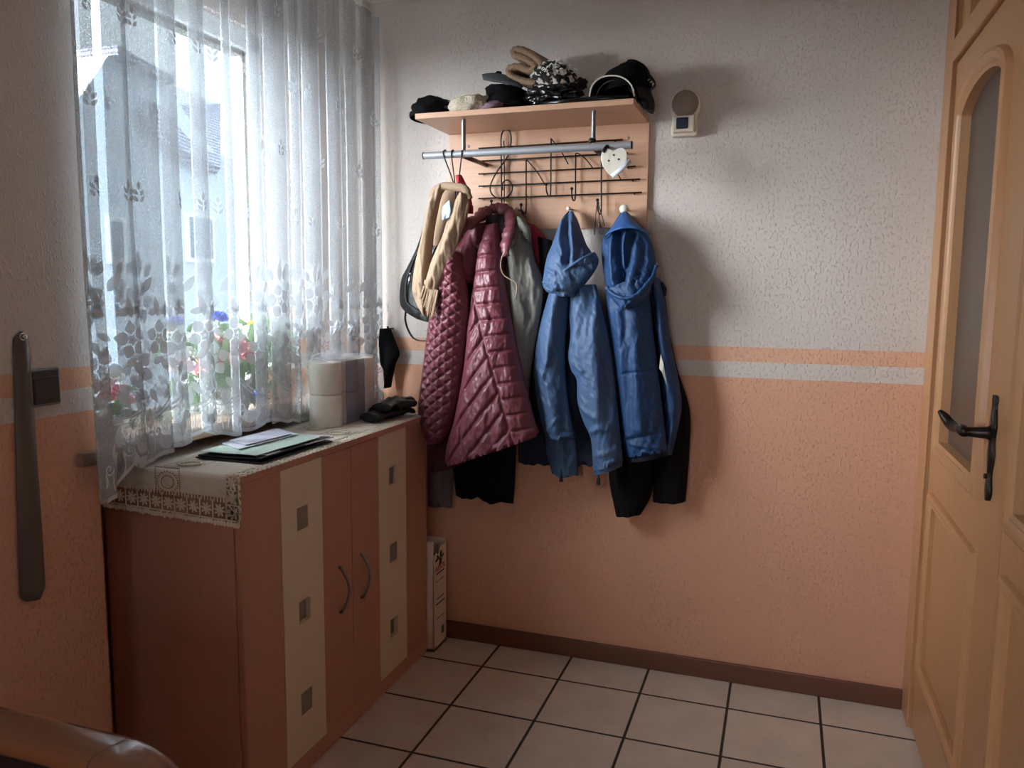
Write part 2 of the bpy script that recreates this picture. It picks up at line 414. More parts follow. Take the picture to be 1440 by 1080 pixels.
w4 = thing('fill_window', (1, YB - .08, w4z0), None, None); struct(w4)  # unseen window added behind the camera to give the room soft fill light
f4 = MB(); f4.box(w4x0, w4x0 + .06, YB - .11, YB - .05, w4z0, w4z1); f4.box(w4x1 - .06, w4x1, YB - .11, YB - .05, w4z0, w4z1); f4.box(w4x0, w4x1, YB - .11, YB - .05, w4z0, w4z0 + .06); f4.box(w4x0, w4x1, YB - .11, YB - .05, w4z1 - .06, w4z1)
f4.build('window_frame', 'white_paint', w4, smooth=False)
MB().box(w4x0 + .05, w4x1 - .05, YB - .082, YB - .078, w4z0 + .05, w4z1 - .05).build('pane', 'glass', w4, smooth=False)
wl = MB(); wl.box(-.545, XL, YB - .1, YN, 0, ZC)                            # wall left of the window niche
Z0, Z1, YW = 1.10, 2.53, -.52                                         # window opening
wl.box(-.545, XN, YN, .2, 0, Z0); wl.box(-.545, XN, YN, .2, Z1, ZC); wl.box(-.545, XN, YW, .2, Z0, Z1)
wl.box(XN, XL, -.07, 0, 0, ZC)
struct(wl.build('wall_left', 'wall', smooth=False))
# wooden partition with the doors closes the right side
YD1, YD2 = -1.115, -1.98
WF, WL = 1.975, 1.99
wr_ = MB(); wr_.box(1.98, 2.1, YB, YD2 - .1, 0, ZC); wr_.box(1.98, 2.1, YD2 - .1, 0, 2.74, ZC)
wr_.box(2.75, 3.0, YB, 0, 0, ZC)
struct(wr_.build('wall_right', 'wall', smooth=False))
bb = MB().box(XN, WF, -.014, 0, 0, .08).build('baseboard_back', wood('brown tile skirting', (112, 70, 52), .4, 'X', .12), smooth=False, bevel=.004); struct(bb)

# window: frame, panes, sill
wn = thing('window_1', (XN - .05, -1.03, Z0), None, None); struct(wn)
f = MB(); fx0, fx1 = -.53, -.455
f.box(fx0, fx1, YN, YW, Z0, Z0 + .06); f.box(fx0, fx1, YN, YW, Z1 - .075, Z1); f.box(fx0, fx1, YW - .075, YW, Z0, Z1); f.box(fx0, fx1, YN, YN + .05, Z0, Z1)
f.build('window_frame', 'white_paint', wn, smooth=False, bevel=.006)
g = MB(); g.box(fx0 + .012, fx1 - .018, YN + .05, YW - .075, Z1 - .093, Z1 - .075); g.box(fx0 + .012, fx1 - .018, YN + .05, YW - .075, Z0 + .06, Z0 + .075); g.box(fx0 + .012, fx1 - .018, YW - .09, YW - .075, Z0 + .06, Z1 - .075)
g.build('glazing_seal', 'steel_dull', wn, smooth=False)
MB().box(-.498, -.492, YN + .04, YW - .07, Z0 + .05, Z1 - .07).build('pane', 'glass', wn, smooth=False)
sill = MB(); sill.box(-.46, -.245, YN + .003, -.07, 1.098, 1.136); sill.box(XL + .001, -.245, -1.622, YN + .003, 1.098, 1.136)
struct(sill.build('trim_1', wood('stone brown sill', (150, 124, 104), .35, 'Y', .1), smooth=False, bevel=.005))

# ---------------------------------------------------------------- doors in the wooden partition
def dpx(px, py, x=WL): p = onx(px, py, x); return p[1], p[2]
def sweep(mb, path, prof, x, closed=False):
    # path (y,z) in the door plane; prof (offset, height toward the room)
    P = [np.array(p, float) for p in path]; n = len(P); ring = []
    for i in range(n):
        a = P[(i - 1) % n] if closed or i > 0 else P[i]; b = P[(i + 1) % n] if closed or i < n - 1 else P[i]
        t1 = P[i] - a; t2 = b - P[i]
        n1 = np.array([t1[1], -t1[0]]) / (np.linalg.norm(t1) + 1e-12) if np.linalg.norm(t1) > 0 else None
        n2 = np.array([t2[1], -t2[0]]) / (np.linalg.norm(t2) + 1e-12) if np.linalg.norm(t2) > 0 else None
        if n1 is None: m = n2
        elif n2 is None: m = n1
        else:
            m = n1 + n2; m = m / (np.linalg.norm(m) + 1e-12); m = m / max(.35, m @ n1)
        ring.append([(x - h, P[i][0] + m[0] * o, P[i][1] + m[1] * o) for o, h in prof])
    return mb.grid(np.array(ring), cu=closed)
BEAD = [(-.042, -.03), (-.042, .010), (-.034, .016), (-.026, .012), (-.018, .020), (-.004, .024), (.006, .018), (.010, .008), (.010, -.03)]
def arch_path(y0, y1, zb, zs, rise, n=18):
    # opening from y0 (far, larger y) to y1; goes up the far side, over the arch, down the near side
    p = [(y0, zb), (y0, zs)]
    c = (y0 + y1) / 2; hw = abs(y0 - y1) / 2
    for k in range(1, n): a = PI * k / n; p.append((c + hw * math.cos(a), zs + rise * math.sin(a)))
    return p + [(y1, zs), (y1, zb)]
def door_leaf(root, ya, yb, ztop, oy0, oy1, zb, zs, rise, py0, py1, pz0, pz1, x=WL, th=.045):
    """stiles, rails, arched glazed opening above, one raised panel below"""
    m = MB(); X0, X1 = x, x + th
    m.box(X0, X1, oy0, ya, zb, ztop); m.box(X0, X1, yb, oy1, zb, ztop)
    m.box(X0, X1, yb, ya, pz1, zb); m.box(X0, X1, yb, ya, .012, pz0)
    m.box(X0, X1, py0, ya, pz0, pz1); m.box(X0, X1, yb, py1, pz0, pz1)
    ap = arch_path(oy0, oy1, zb, zs, rise)[1:-1]
    for (a, za), (b, zb_) in zip(ap[:-1], ap[1:]):
        m.add([(X0, a, za), (X0, b, zb_), (X0, b, ztop), (X0, a, ztop), (X1, a, za), (X1, b, zb_), (X1, b, ztop), (X1, a, ztop)],
              [(0, 1, 2, 3), (4, 7, 6, 5), (0, 4, 5, 1), (3, 2, 6, 7)])
    m.build('leaf', 'pine', root, smooth=False)
    bd = MB(); sweep(bd, arch_path(oy0, oy1, zb, zs, rise)[::-1], [(-o, h) for o, h in BEAD], x, True)
    sharp(bd.build('glazing_bead', 'pine', root), .5)
    gp = [(p, q) for p, q in arch_path(oy0 + .004, oy1 - .004, zb - .004, zs, rise + .004)]
    MB().prism(gp, 'x', x + .018, x + .024).build('pane', 'door_glass', root, smooth=False)
    pm = MB(); pm.box(x + .012, x + .03, py1, py0, pz0, pz1); 
    pm.box(x + .004, x + .014, py1 + .034, py0 - .034, pz0 + .034, pz1 - .034)
    pm.build('lower_panel', 'pine', root, smooth=False, bevel=.01)
    pb = MB(); sweep(pb, [(py0, pz0), (py0, pz1), (py1, pz1), (py1, pz0)][::-1], [(-o * .8, h * .8) for o, h in BEAD], x, True)
    sharp(pb.build('panel_moulding', 'pine', root), .5)
dfr = MB(); ZT = 2.335
dfr.box(WF, 2.06, -.14, 0, 0, 2.74); dfr.box(WF, 2.06, YD2 - .1, -.14, ZT, ZT + .075); dfr.box(WF, 2.06, YD2 - .1, -.14, 2.66, 2.74); dfr.box(WF, 2.06, YD2 - .1, YD2, 0, ZT)
dfr.box(WF, 2.06, -1.15, -1.09, ZT + .07, 2.67)
dfo = dfr.build('trim_2', 'pine', smooth=False, bevel=.004); struct(dfo)
d1 = thing('door_1', (WL, -.145, .012), None, None); struct(d1)
gy0, gy1 = dpx(1325, 628)[0] + .01, dpx(1378, 708)[0]
door_leaf(d1, -.146, YD1, ZT - .006, -.29, -.88, 1.05, 2.125, .10, -.245, -.90, .265, .895)
d2 = thing('door_2', (WL, YD2, .012), None, None); struct(d2)
door_leaf(d2, YD1 - .004, YD2 + .003, ZT - .006, YD1 - .075, YD2 + .085, 1.05, 2.125, .10, YD1 - .075, YD2 + .085, .265, .93)
for a, b in ((-.14, -1.09), (-1.15, YD2 - .1)):
    w = thing('window_2' if a > -.5 else 'window_3', (WL, (a + b) / 2, ZT + .075), None, None); struct(w)
    bd = MB(); sweep(bd, [(a, ZT + .075), (a, 2.66), (b, 2.66), (b, ZT + .075)], BEAD, WL + .03, True); sharp(bd.build('glazing_bead', 'pine', w), .5)
    MB().box(2.04, 2.046, b, a, ZT + .07, 2.67).build('pane', 'door_glass', w, smooth=False)
# forged handle on the meeting stile
hy, hz = dpx(1400, 610); hy = -.985
pl = MB(); prof = []
zt, zb = dpx(1405, 557)[1], dpx(1393, 705)[1]
for k in range(25):
    t = k / 24; z = zb + (zt - zb) * t
    w = .017 + .006 * math.sin(t * 19) * (1 if .06 < t < .94 else .2) + (.004 if .45 < t < .75 else 0)
    if k in (0, 24): w = .008
    prof.append((z, w))
pl.grid(np.array([[(WL - .0085 - .003 * math.cos(z * 40), hy - w, z), (WL - .011, hy, z), (WL - .0085, hy + w, z), (WL + .002, hy + w, z), (WL + .002, hy - w, z)] for z, w in prof]), cv=True)
hp = pl.build('handle_plate', 'iron', d1)
lv = MB(); lv.tube([(WL - .005, hy, hz), (WL - .02, hy, hz), (WL - .06, hy, hz), (WL - .072, hy + .004, hz)], [.02, .015, .012, .014], 12)
lv.tube(smooth_poly([(WL - .068, hy - .012, hz), (WL - .07, hy + .03, hz + .002), (WL - .07, hy + .075, hz - .004), (WL - .075, hy + .12, hz - .002), (WL - .088, hy + .14, hz + .016), (WL - .1, hy + .15, hz + .03)], 18),
        np.interp(np.linspace(0, 1, 18), [0, .1, .3, .6, .8, 1], [.012, .015, .011, .014, .012, .005]), 12)
lo = lv.build('lever', 'iron', hp)
MB().lathe([(.0, 0), (.006, .001), (.007, .006), (0, .008)], (WL - .01, hy, zb + .06), (-1, 0, 0), 12).build('keyhole_cover', 'iron', hp)

# ---------------------------------------------------------------- outside: street and a neighbour's house
MB().box(-40, -.7, -25, 45, -2.2, -2.0).build('ground', 'ground_out', smooth=False)['kind'] = 'structure'
XH = -9.0
hs = thing('neighbour_house', (XH, 10.2, -2.0), 'white rendered house with a grey tiled roof beyond the window', 'house')
def hx(px, py): p = onx(px, py, XH); return p[1], p[2]
A = hx(118, 130); B = hx(152, 78); C = hx(232, 120)
gpoly = [(5.2, -2), (17, -2), (17, 3.2), (hx(300, 205)[0], 4.2), C, B, A, (5.2, 3.2)]
MB().prism(gpoly, 'x', XH - 6, XH).build('wall', 'plaster_out', hs, smooth=False)
rf = MB()
# tiled slope of the roof facing the window
rp = [((205, 106), -1.6), ((310, 146), -1.6), ((310, 236), .3), ((262, 214), .3), ((240, 196), .3), ((205, 150), .3)]
V_ = [onx(px, py, XH + dx) for (px, py), dx in rp]; n_ = len(V_)
rf.add(V_ + [v - np.array([.12, 0, .14]) for v in V_], [tuple(range(n_)), tuple(range(n_, 2 * n_))[::-1]] + [(k, n_ + k, n_ + (k + 1) % n_, (k + 1) % n_) for k in range(n_)])
for (a, za), (b, zb_) in ((B, C),):
    rf.add([(XH - 6, a, za), (XH - 6, b, zb_), (XH + .2, b, zb_), (XH + .2, a, za), (XH - 6, a, za + .14), (XH - 6, b, zb_ + .14), (XH + .2, b, zb_ + .14), (XH + .2, a, za + .14)],
           [(0, 1, 2, 3), (7, 6, 5, 4), (0, 4, 5, 1), (1, 5, 6, 2), (2, 6, 7, 3), (3, 7, 4, 0)])
rf.build('roof', 'roof', hs, smooth=False)
for (x0, y0, x1, y1) in ((146, 303, 176, 372), (258, 298, 300, 370)):
    a, zt_ = hx(x0, y0); b, zb_ = hx(x1, y1)
    MB().box(XH, XH + .06, a, b, zb_, zt_).build('window', M['white_paint'], hs, smooth=False)
    MB().box(XH + .05, XH + .075, a + .08, b - .08, zb_ + .08, zt_ - .08).build('window_pane', simple('grey window glass', (120, 136, 152), .2), hs, smooth=False)

# ------------------------------------------------------------------ shoe cabinet under the window
CX0, CXF, CY0, CY1, CZ = -.415, .075, -1.405, -.178, 1.052
cab = thing('shoe_cabinet', (-.17, -.79, 0), 'tall beech shoe cabinet with cream door stripes under the window', 'cabinet')
b = MB(); b.box(CX0, .053, CY0, CY0 + .018, 0, CZ - .022); b.box(CX0, .053, CY1 - .018, CY1, 0, CZ - .022); b.box(CX0, CX0 + .01, CY0, CY1, .05, CZ - .022)
b.box(CX0, .05, CY0, CY1, .05, .07)
b.build('body', 'beech_cab', cab, smooth=False, bevel=.0015)
MB().box(CX0, CXF + .006, CY0 - .004, CY1 + .004, CZ - .022, CZ).build('top_board', 'beech_caby', cab, smooth=False, bevel=.003)
MB().box(.03, CXF - .004, CY0, CY1, 0, .066).build('plinth', 'beech_caby', cab, smooth=False, bevel=.002)
def cab_door(y0, y1, s0, s1, hy, deep):
    z0, z1, x0 = .07, CZ - .024, .055
    d = MB(); d.box(x0, CXF, y0, s0, z0, z1); d.box(x0, CXF, s1, y1, z0, z1)
    do = d.build('door', 'beech_cab', cab, smooth=False, bevel=.0015)
    c = (s0 + s1) / 2; w = .031; hs_ = .037; zs = (.855, .55, .245)
    st_ = MB(); x1 = CXF + .0015
    st_.box(x0, x1, s0, c - w, z0, z1); st_.box(x0, x1, c + w, s1, z0, z1)
    edges = [z0] + [e for z in sorted(zs) for e in (z - hs_, z + hs_)] + [z1]
    for k in range(0, len(edges), 2): st_.box(x0, x1, c - w, c + w, edges[k], edges[k + 1])
    tag(st_.build('inlay_strip', 'cream', do, smooth=False), 'cream strip with square insets')
    for z, dp in zip(zs, deep):
        xx = x1 - .0016 if not dp else x0 + .004
        MB().box(x0 + .001, xx, c - w, c + w, z - hs_, z + hs_).build('square_inset', 'steel_dull', do, smooth=False)
    hz_ = .54; pts = [(CXF - .001, hy, hz_ + .082), (CXF + .012, hy, hz_ + .078)] + [(CXF + .012 + .02 * math.sin(PI * k / 12), hy + .012 * math.sin(PI * k / 12), hz_ + .075 - .15 * k / 12) for k in range(13)] + [(CXF + .012, hy, hz_ - .078), (CXF - .001, hy, hz_ - .082)]
    MB().tube(pts, .0055, 10).build('handle', 'steel', do)
cab_door(CY0 + .004, -.802, -1.213, -.99, -.888, (0, 1, 0))
cab_door(-.799, CY1 - .004, -.603, -.378, -.742, (1, 0, 1))

# lace edged runner on the cabinet
run = thing('lace_runner', (-.08, -.8, CZ), 'cream linen runner with crochet edging on the cabinet top', 'table runner')
ZT_ = CZ + .0022
sh = []
yy = np.concatenate([np.linspace(CY1 - .01, CY0 + .01, 60)])
def runner_row(x):
    row = [(x, y, ZT_ + .0012 * fr(x * 9, y * 9, 2)) for y in yy]
    for k in range(1, 6):
        a = k / 5 * PI / 2; row.append((x, CY0 + .01 - .018 * math.sin(a), ZT_ - .012 + .012 * math.cos(a)))
    for k in range(1, 8): row.append((x, CY0 - .008 - .004 * fr(x * 6, k * .2, 4) - .001, ZT_ - .012 - .05 * k / 7))
    return row
xe = .043
MB().grid(np.array([runner_row(x) for x in np.linspace(-.40, xe, 40)])).build('linen', 'linen', run, solid=.0014)
cr = MB()
def floret(c, e1, e2, r, nrm):
    c = np.array(c, float); e1 = np.array(e1, float); e2 = np.array(e2, float); nrm = np.array(nrm, float)
    cr.disc(c + nrm * .001, e1, e2, r * .36, r * .36, 10)
    for k in range(8):
        a = 2 * PI * k / 8 + .2; d = e1 * math.cos(a) + e2 * math.sin(a); q = -e1 * math.sin(a) + e2 * math.cos(a)
        cr.disc(c + d * r * .60, d, q, r * .40, r * .17, 8)
def cord(a, b_, w, nrm):
    a, b_, nrm = (np.array(q, float) for q in (a, b_, nrm)); t_ = b_ - a; t_ /= np.linalg.norm(t_); s_ = np.cross(nrm, t_) * w / 2
    cr.add([a + s_, b_ + s_, b_ - s_, a - s_], [(0, 1, 2, 3)])
# edging along the front on top of the board
E1, E2, N = (0, 1, 0), (1, 0, 0), (0, 0, 1)
yA, yB = CY0 + .006, CY1 - .006; n_ = 28
for k in range(n_):
    y = yA + (yB - yA) * (k + .5) / n_; floret((xe + .02, y, ZT_), E1, E2, .0215, N)
    for q in (-.25, .25): cr.disc((xe + .041, y + q * (yB - yA) / n_, ZT_), E1, E2, .008, .006, 8)
    cord((xe, y + .021, ZT_), (xe + .038, y + .021, ZT_), .003, N)
cord((xe + .001, yA, ZT_), (xe + .001, yB, ZT_), .005, N); cord((xe + .037, yA, ZT_), (xe + .037, yB, ZT_), .003, N)
# hanging end: two corner florets down, then a row of florets and a fringe of beads
yh = CY0 - .0125; E1, E2, N = (1, 0, 0), (0, 0, -1), (0, -1, 0)
n_ = 11; xa, xb = -.40, .085
for k in range(n_):
    x = xa + (xb - xa) * (k + .5) / n_; w = (xb - xa) / n_; z = .958 - .014 * k / n_ + .01
    floret((x, yh, z), E1, E2, .0195, N)
    cord((x - w / 2, yh, z + .03), (x - w / 2, yh, z - .026), .004, N)
    for q in (-.36, -.12, .12, .36):
        cr.disc((x + q * w, yh, z - .034 - .005 * random.random()), E1, E2, .0062, .0085, 8)
        cr.disc((x + q * w, yh, z + .031), E1, E2, .0022, .0085, 8)
    cord((x - w / 2, yh, z - .025), (x + w / 2, yh, z - .026), .004, N); cord((x - w / 2, yh, z + .04), (x + w / 2, yh, z + .039), .007, N)
for k in range(3):
    z = 1.037 - .042 * k; floret((xe + .02, yh, z), E1, E2, .022, N)
    cord((xe, yh, z + .021), (xe + .04, yh, z + .021), .004, N)
    for q in (-.011, .011): cr.disc((xe + .043, yh, z + q), E1, E2, .0065, .009, 8)
cord((xe, yh, 1.05), (xe, yh, .93), .004, N); cord((xe + .039, yh, 1.05), (xe + .039, yh, .92), .004, N)
# right-hand end: a few hanging beads
for k in range(14):
    x = -.2 + .27 * k / 13; cord((x, CY1 + .007, CZ), (x, CY1 + .007, CZ - .03), .003, (0, 1, 0)); cr.disc((x, CY1 + .0072, CZ - .036 - .01 * (k % 2)), (1, 0, 0), (0, 0, 1), .006, .008, 8)
cr.build('crochet_edging', 'crochet', run, smooth=False, solid=.0016)
# openwork squares with an oval ring: dark openings show the wood through the net
dark_open = simple('wood showing through crochet', (128, 96, 80), .9)
def inset(c, e1, e2, nrm, s):
    iw = MB(); ik = MB()
    c, e1, e2, nrm = (np.array(q, float) for q in (c, e1, e2, nrm)); o = nrm * .0022
    for k in range(14):
        for sgn in (-1, 1):
            p = -s + 2 * s * k / 13
            for d in ((p, sgn * s), (sgn * s, p)):
                ik.disc(c + e1 * d[0] + e2 * d[1] + nrm * .0016, e1, e2, s * .055, s * .055, 6)
    for r_, w_ in ((.62, .09), (.40, .05)):
        ring = []
        for k in range(28):
            a = 2 * PI * k / 28; d = e1 * math.cos(a) * 1.1 + e2 * math.sin(a) * .9
            ring.append([c + o + d * s * (r_ - w_), c + o * 1.8 + d * s * r_, c + o + d * s * (r_ + w_)])
        iw.grid(np.array(ring), cu=True)
    for k in range(24):
        a = 2 * PI * k / 24; d = e1 * math.cos(a) * 1.1 + e2 * math.sin(a) * .9
        ik.disc(c + d * s * .49 + nrm * .0017, e1, e2, s * .05, s * .05, 6)
        ik.disc(c + d * s * .8 + nrm * .0017, e1, e2, s * .05, s * .05, 6)
    md = iw.build('oval_medallion', 'crochet', run, smooth=True, solid=.001)
    tag(ik.build('openwork', dark_open, md, smooth=False), 'dark openings of the crochet square')
inset((-.155, CY0 - .013, 1.022), (1, 0, 0), (0, 0, 1), (0, -1, 0), .042)
for xx, yy_ in ((-.155, -1.325), (-.155, -1.20), (-.155, -.66), (-.02, -.72)): inset((xx, yy_, ZT_ + .001), (1, 0, 0), (0, 1, 0), (0, 0, 1), .05)

# papers on the runner
def sheet(name, corners, z, th, mat, parent=None, bend=0, seed=0, n=10):
    c = np.array(corners, float); P = []
    for i in range(n):
        row = []
        for j in range(n):
            u, v = i / (n - 1), j / (n - 1)
            q = (c[0] * (1 - u) + c[1] * u) * (1 - v) + (c[3] * (1 - u) + c[2] * u) * v
            row.append((q[0], q[1], z + bend * (u * u + .6 * v * u) + .0015 * (fr(u * 2 + seed, v * 2, 1) + .8)))
        P.append(row)
    P = np.array(P); m = MB(); T = P.copy(); T[..., 2] += th
    m.grid(P[::-1]); m.grid(T)
    for A_, B_ in ((P[0], T[0]), (P[-1][::-1], T[-1][::-1]), (P[:, 0][::-1], T[:, 0][::-1]), (P[:, -1], T[:, -1])): m.grid(np.array([A_, B_]))
    return m.build(name, mat, parent, smooth=False)
zb0 = ZT_ + .0022
fo = thing('document_folder', (-.08, -1.04, zb0), 'black document folder lying open on the lace runner, lowest of the papers', 'folder')
sheet('cover', [(-.19, -1.262), (.045, -1.262), (.055, -.885), (-.185, -.80)], zb0, .004, 'black_leather', fo)
sheet('flap', [(-.186, -1.255), (.038, -1.255), (.05, -.89), (-.12, -.86)], zb0 + .006, .004, 'black_leather', fo, .006, 2)
l1 = sheet('leaflet', [(-.184, -1.245), (.022, -1.25), (.035, -.93), (-.18, -.85)], zb0 + .0185, .002, 'paper_green', None, .002, 4)
tag(l1, 'pale green printed leaflet lying on the black folder', 'leaflet')
l2 = sheet('magazine', [(-.08, -1.2), (.034, -1.215), (.055, -.875), (-.05, -.87)], zb0 + .0125, .003, 'paper', None, .001, 6)
tag(l2, 'white sheets sticking out of the front side of the black folder', 'papers')
e1_ = sheet('envelope', [(-.183, -1.15), (-.075, -1.205), (-.055, -.925), (-.178, -.86)], zb0 + .0255, .0015, 'paper', None, 0, 8)
tag(e1_, 'white envelope under the smaller letter on the leaflet', 'envelope')
e2_ = sheet('letter', [(-.178, -1.12), (-.083, -1.165), (-.062, -.95), (-.172, -.88)], zb0 + .0305, .0012, simple('lilac white paper', (214, 216, 232), .6), None, 0, 9)
tag(e2_, 'lilac white letter on top of the stack of papers', 'letter')

# paper rolls in a plastic pack
pk = thing('paper_roll_pack', (-.15, -.5, CZ + .004), 'plastic wrapped pack of white paper rolls on the cabinet', 'paper roll pack')
pr, ph, pxc = .0605, .121, -.148
pz = CZ + .0042
for yk in (-.60, -.477, -.354):
    for lev in range(2):
        zz = pz + lev * (ph + .002)
        MB().lathe([(.02, 0), (pr - .002, 0), (pr, .004), (pr, ph - .004), (pr - .002, ph), (.021, ph), (.02, ph - .004), (.019, .004)], (pxc, yk, zz), n=36, caps=False).build('paper_roll', 'tissue', pk)
H = 2 * ph + .006
def stadium(r, y0, y1, n=16):
    return [(pxc + r * math.cos(a), y0 + r * math.sin(a)) for a in np.linspace(PI, 2 * PI, n)] + [(pxc + r * math.cos(a), y1 + r * math.sin(a)) for a in np.linspace(0, PI, n)]
wp = MB(); ring = []
for k in range(22):
    z = pz + .001 + (H + .001) * k / 21
    ring.append([(x + .0012 * fr(x * 30, y * 30, z * 20), y + .0012 * fr(x * 30, y * 30, z * 20 + 5), z) for x, y in stadium(pr + .0025, -.60, -.354)])
ring = np.array(ring); top = ring[-1]
caps_ = [ring[0] * [1, 1, 1]]
wp.grid(ring, cv=True)
for s_, dz in ((.85, .004), (.6, .009), (.3, .012), (.05, .01)):
    cc = top.mean(0); q = cc + (top - cc) * s_; q[:, 2] = top[:, 2] + dz + .006 * np.array([fr(p[0] * 40, p[1] * 40, s_) for p in q]); caps_.append(q)
wp.grid(np.array([top] + caps_[1:]), cv=True)
wp.build('wrapper', 'film', pk)
# blue printed band around the pack between first and second column
bnd = MB(); P = []
for z in np.linspace(pz + .003, pz + H - .002, 20):
    P.append([(pxc + pr + .0042 + .0025 * fr(y * 30, z * 25, 3), y, z) for y in np.linspace(-.56, -.415, 12)])
P = np.array(P); Q = []
for z_i in range(20):
    row = list(P[z_i]); Q.append(row)
bnd.grid(np.array(Q)); tp = [[(x, y, pz + H + .0035 + .002 * fr(x * 30, y * 30, 1)) for y in np.linspace(-.56, -.415, 12)] for x in np.linspace(pxc + pr + .003, pxc - pr, 8)]
bnd.grid(np.array(tp))
tag(bnd.build('printed_band', 'film_blue', pk), 'blue printed band of the wrapper')
# knotted wrapper end on top
kn = MB(); kn.blob((pxc - .01, -.60, pz + H + .016), (.04, .05, .014), .35, 4, 3, 24, 14); kn.build('gathered_film', 'film', pk)

# gloves on the cabinet
def glove(name, c, ang, label, grp, flip=1, sc=1.0, mat='black_leather'):
    m = MB(); ca, sa = math.cos(ang), math.sin(ang)
    def T(x, y, z): return (c[0] + sc * (x * ca - y * sa), c[1] + sc * (x * sa + y * ca), c[2] + sc * z)
    m.tube([T(-.13, 0, .018), T(-.09, 0, .02), T(-.05, 0, .02), (T(0, 0, .021)), T(.03, 0, .018)], [.04 * sc, .034 * sc, .04 * sc, .046 * sc, .036 * sc], 16, flat=(.42, 1))
    for k, (dy, ln, a, r) in enumerate(((-.033, .068, -.2, .0115), (-.012, .085, -.05, .0125), (.011, .09, .06, .0125), (.032, .078, .18, .012))):
        x0 = .015; pts = [T(x0 + ln * q * math.cos(a), flip * (dy + ln * q * math.sin(a)), .017 + .016 * math.sin(PI * q) * (.6 + .3 * (k % 2)) - .006 * q) for q in (0, .3, .6, .85, 1)]
        m.tube(pts, [r * sc, r * sc, r * .95 * sc, r * .85 * sc, r * .5 * sc], 10)
    m.tube([T(-.05, flip * .03, .018), T(-.02, flip * .06, .02), T(.01, flip * .075, .018), T(.03, flip * .074, .016)], [.02 * sc, .016 * sc, .013 * sc, .007 * sc], 10)
    o = m.build(name, mat, None, remesh=.0035); return tag(o, label, 'glove', grp)
glove('glove', (-.012, -.335, CZ + .004), 1.50, 'black leather glove with fingers toward the end of the cabinet top', 'black gloves on the cabinet', 1, 1.2)
glove('glove', (-.012, -.30, CZ + .040), 1.68, 'black leather glove lying on top of the other one', 'black gloves on the cabinet', -1, 1.1)

# ------------------------------------------------------------------ carton between cabinet and wall
cb = thing('carton', (.06, -.12, 0), 'white printed drink carton box standing between the cabinet and the wall', 'carton')
x0, x1, y0, y1, z1 = -.18, .102, -.172, -.035, .475
m = MB(); m.box(x0, x1, y0, y1, 0, .012); m.box(x1 - .003, x1, y0, y1, 0, z1 - .05); m.box(x0, x0 + .003, y0, y1, 0, z1); m.box(x0, x1, y0, y0 + .003, 0, z1 + .02); m.box(x0, x1, y1 - .003, y1, 0, z1)
m.build('box', 'cardboard', cb, smooth=False)
MB().box(x0 + .004, x1 - .004, y0 + .004, y1 - .004, .013, .40).build('dark_inner_block', 'carton_in', cb, smooth=False)  # dark solid block filling the open box
def text(body, size, loc, mat, parent, name, rot, shear=0, sx=1):
    cu = bpy.data.curves.new(name, 'FONT'); cu.body = body; cu.size = size; cu.shear = shear; cu.align_x = 'CENTER'; cu.extrude = .0004; cu.fill_mode = 'BOTH'
    tmp = bpy.data.objects.new('tmp', cu); COL.objects.link(tmp); dg = bpy.context.evaluated_depsgraph_get(); me = bpy.data.meshes.new_from_object(tmp.evaluated_get(dg)); bpy.data.objects.remove(tmp); bpy.data.curves.remove(cu)
    me.materials.clear(); me.materials.append(M[mat]); o = bpy.data.objects.new(name, me); COL.objects.link(o); o.parent = parent; o.location = np.array(loc) - wloc(parent); o.rotation_euler = rot; o.scale = (sx, 1, 1); return o
RX = (PI / 2, 0, PI / 2)      # faces +x, reads toward +y
text('ABSOL', .036, (x1 + .0006, -.103, .352), 'print_red', cb, 'red_word', RX, .25)
for z, h, a, bq in ((.338, .006, .1, .95), (.305, .003, .05, .95), (.225, .004, .1, .95), (.2, .006, .05, .98), (.135, .003, .1, .95)):
    MB().box(x1, x1 + .0006, y0 + .02 + (y1 - y0 - .04) * a, y0 + .02 + (y1 - y0 - .04) * bq, z, z + h).build('printed_line', 'print_black', cb, smooth=False)
MB().box(x1, x1 + .0006, -.09, -.062, .05, .085).build('printed_square', 'grey_shade', cb, smooth=False)
gm = MB()
for k in range(9):
    a = random.random() * 6; gm.disc((x1 + .0006, -.103 + .04 * math.cos(a) * random.random(), .405 + .018 * math.sin(a)), (0, math.cos(a), math.sin(a)), (0, -math.sin(a), math.cos(a)), .018, .007, 10)
gm.build('printed_leaves', 'print_green', cb, smooth=False)
tn = MB()
tn.add([(x1 - .001, y0, z1 - .05), (x1 - .001, y0 + .03, z1 - .035), (x1 - .001, y0 + .05, z1 - .055), (x1 - .001, y0 + .08, z1 - .015), (x1 - .001, y0 + .1, z1 - .02), (x1 - .001, y1, z1 - .01), (x1 - .001, y1, z1 - .06), (x1 - .001, y0, z1 - .06)], [tuple(range(8))])
tn.build('torn_edge', 'cardboard', cb, smooth=False, solid=.003)

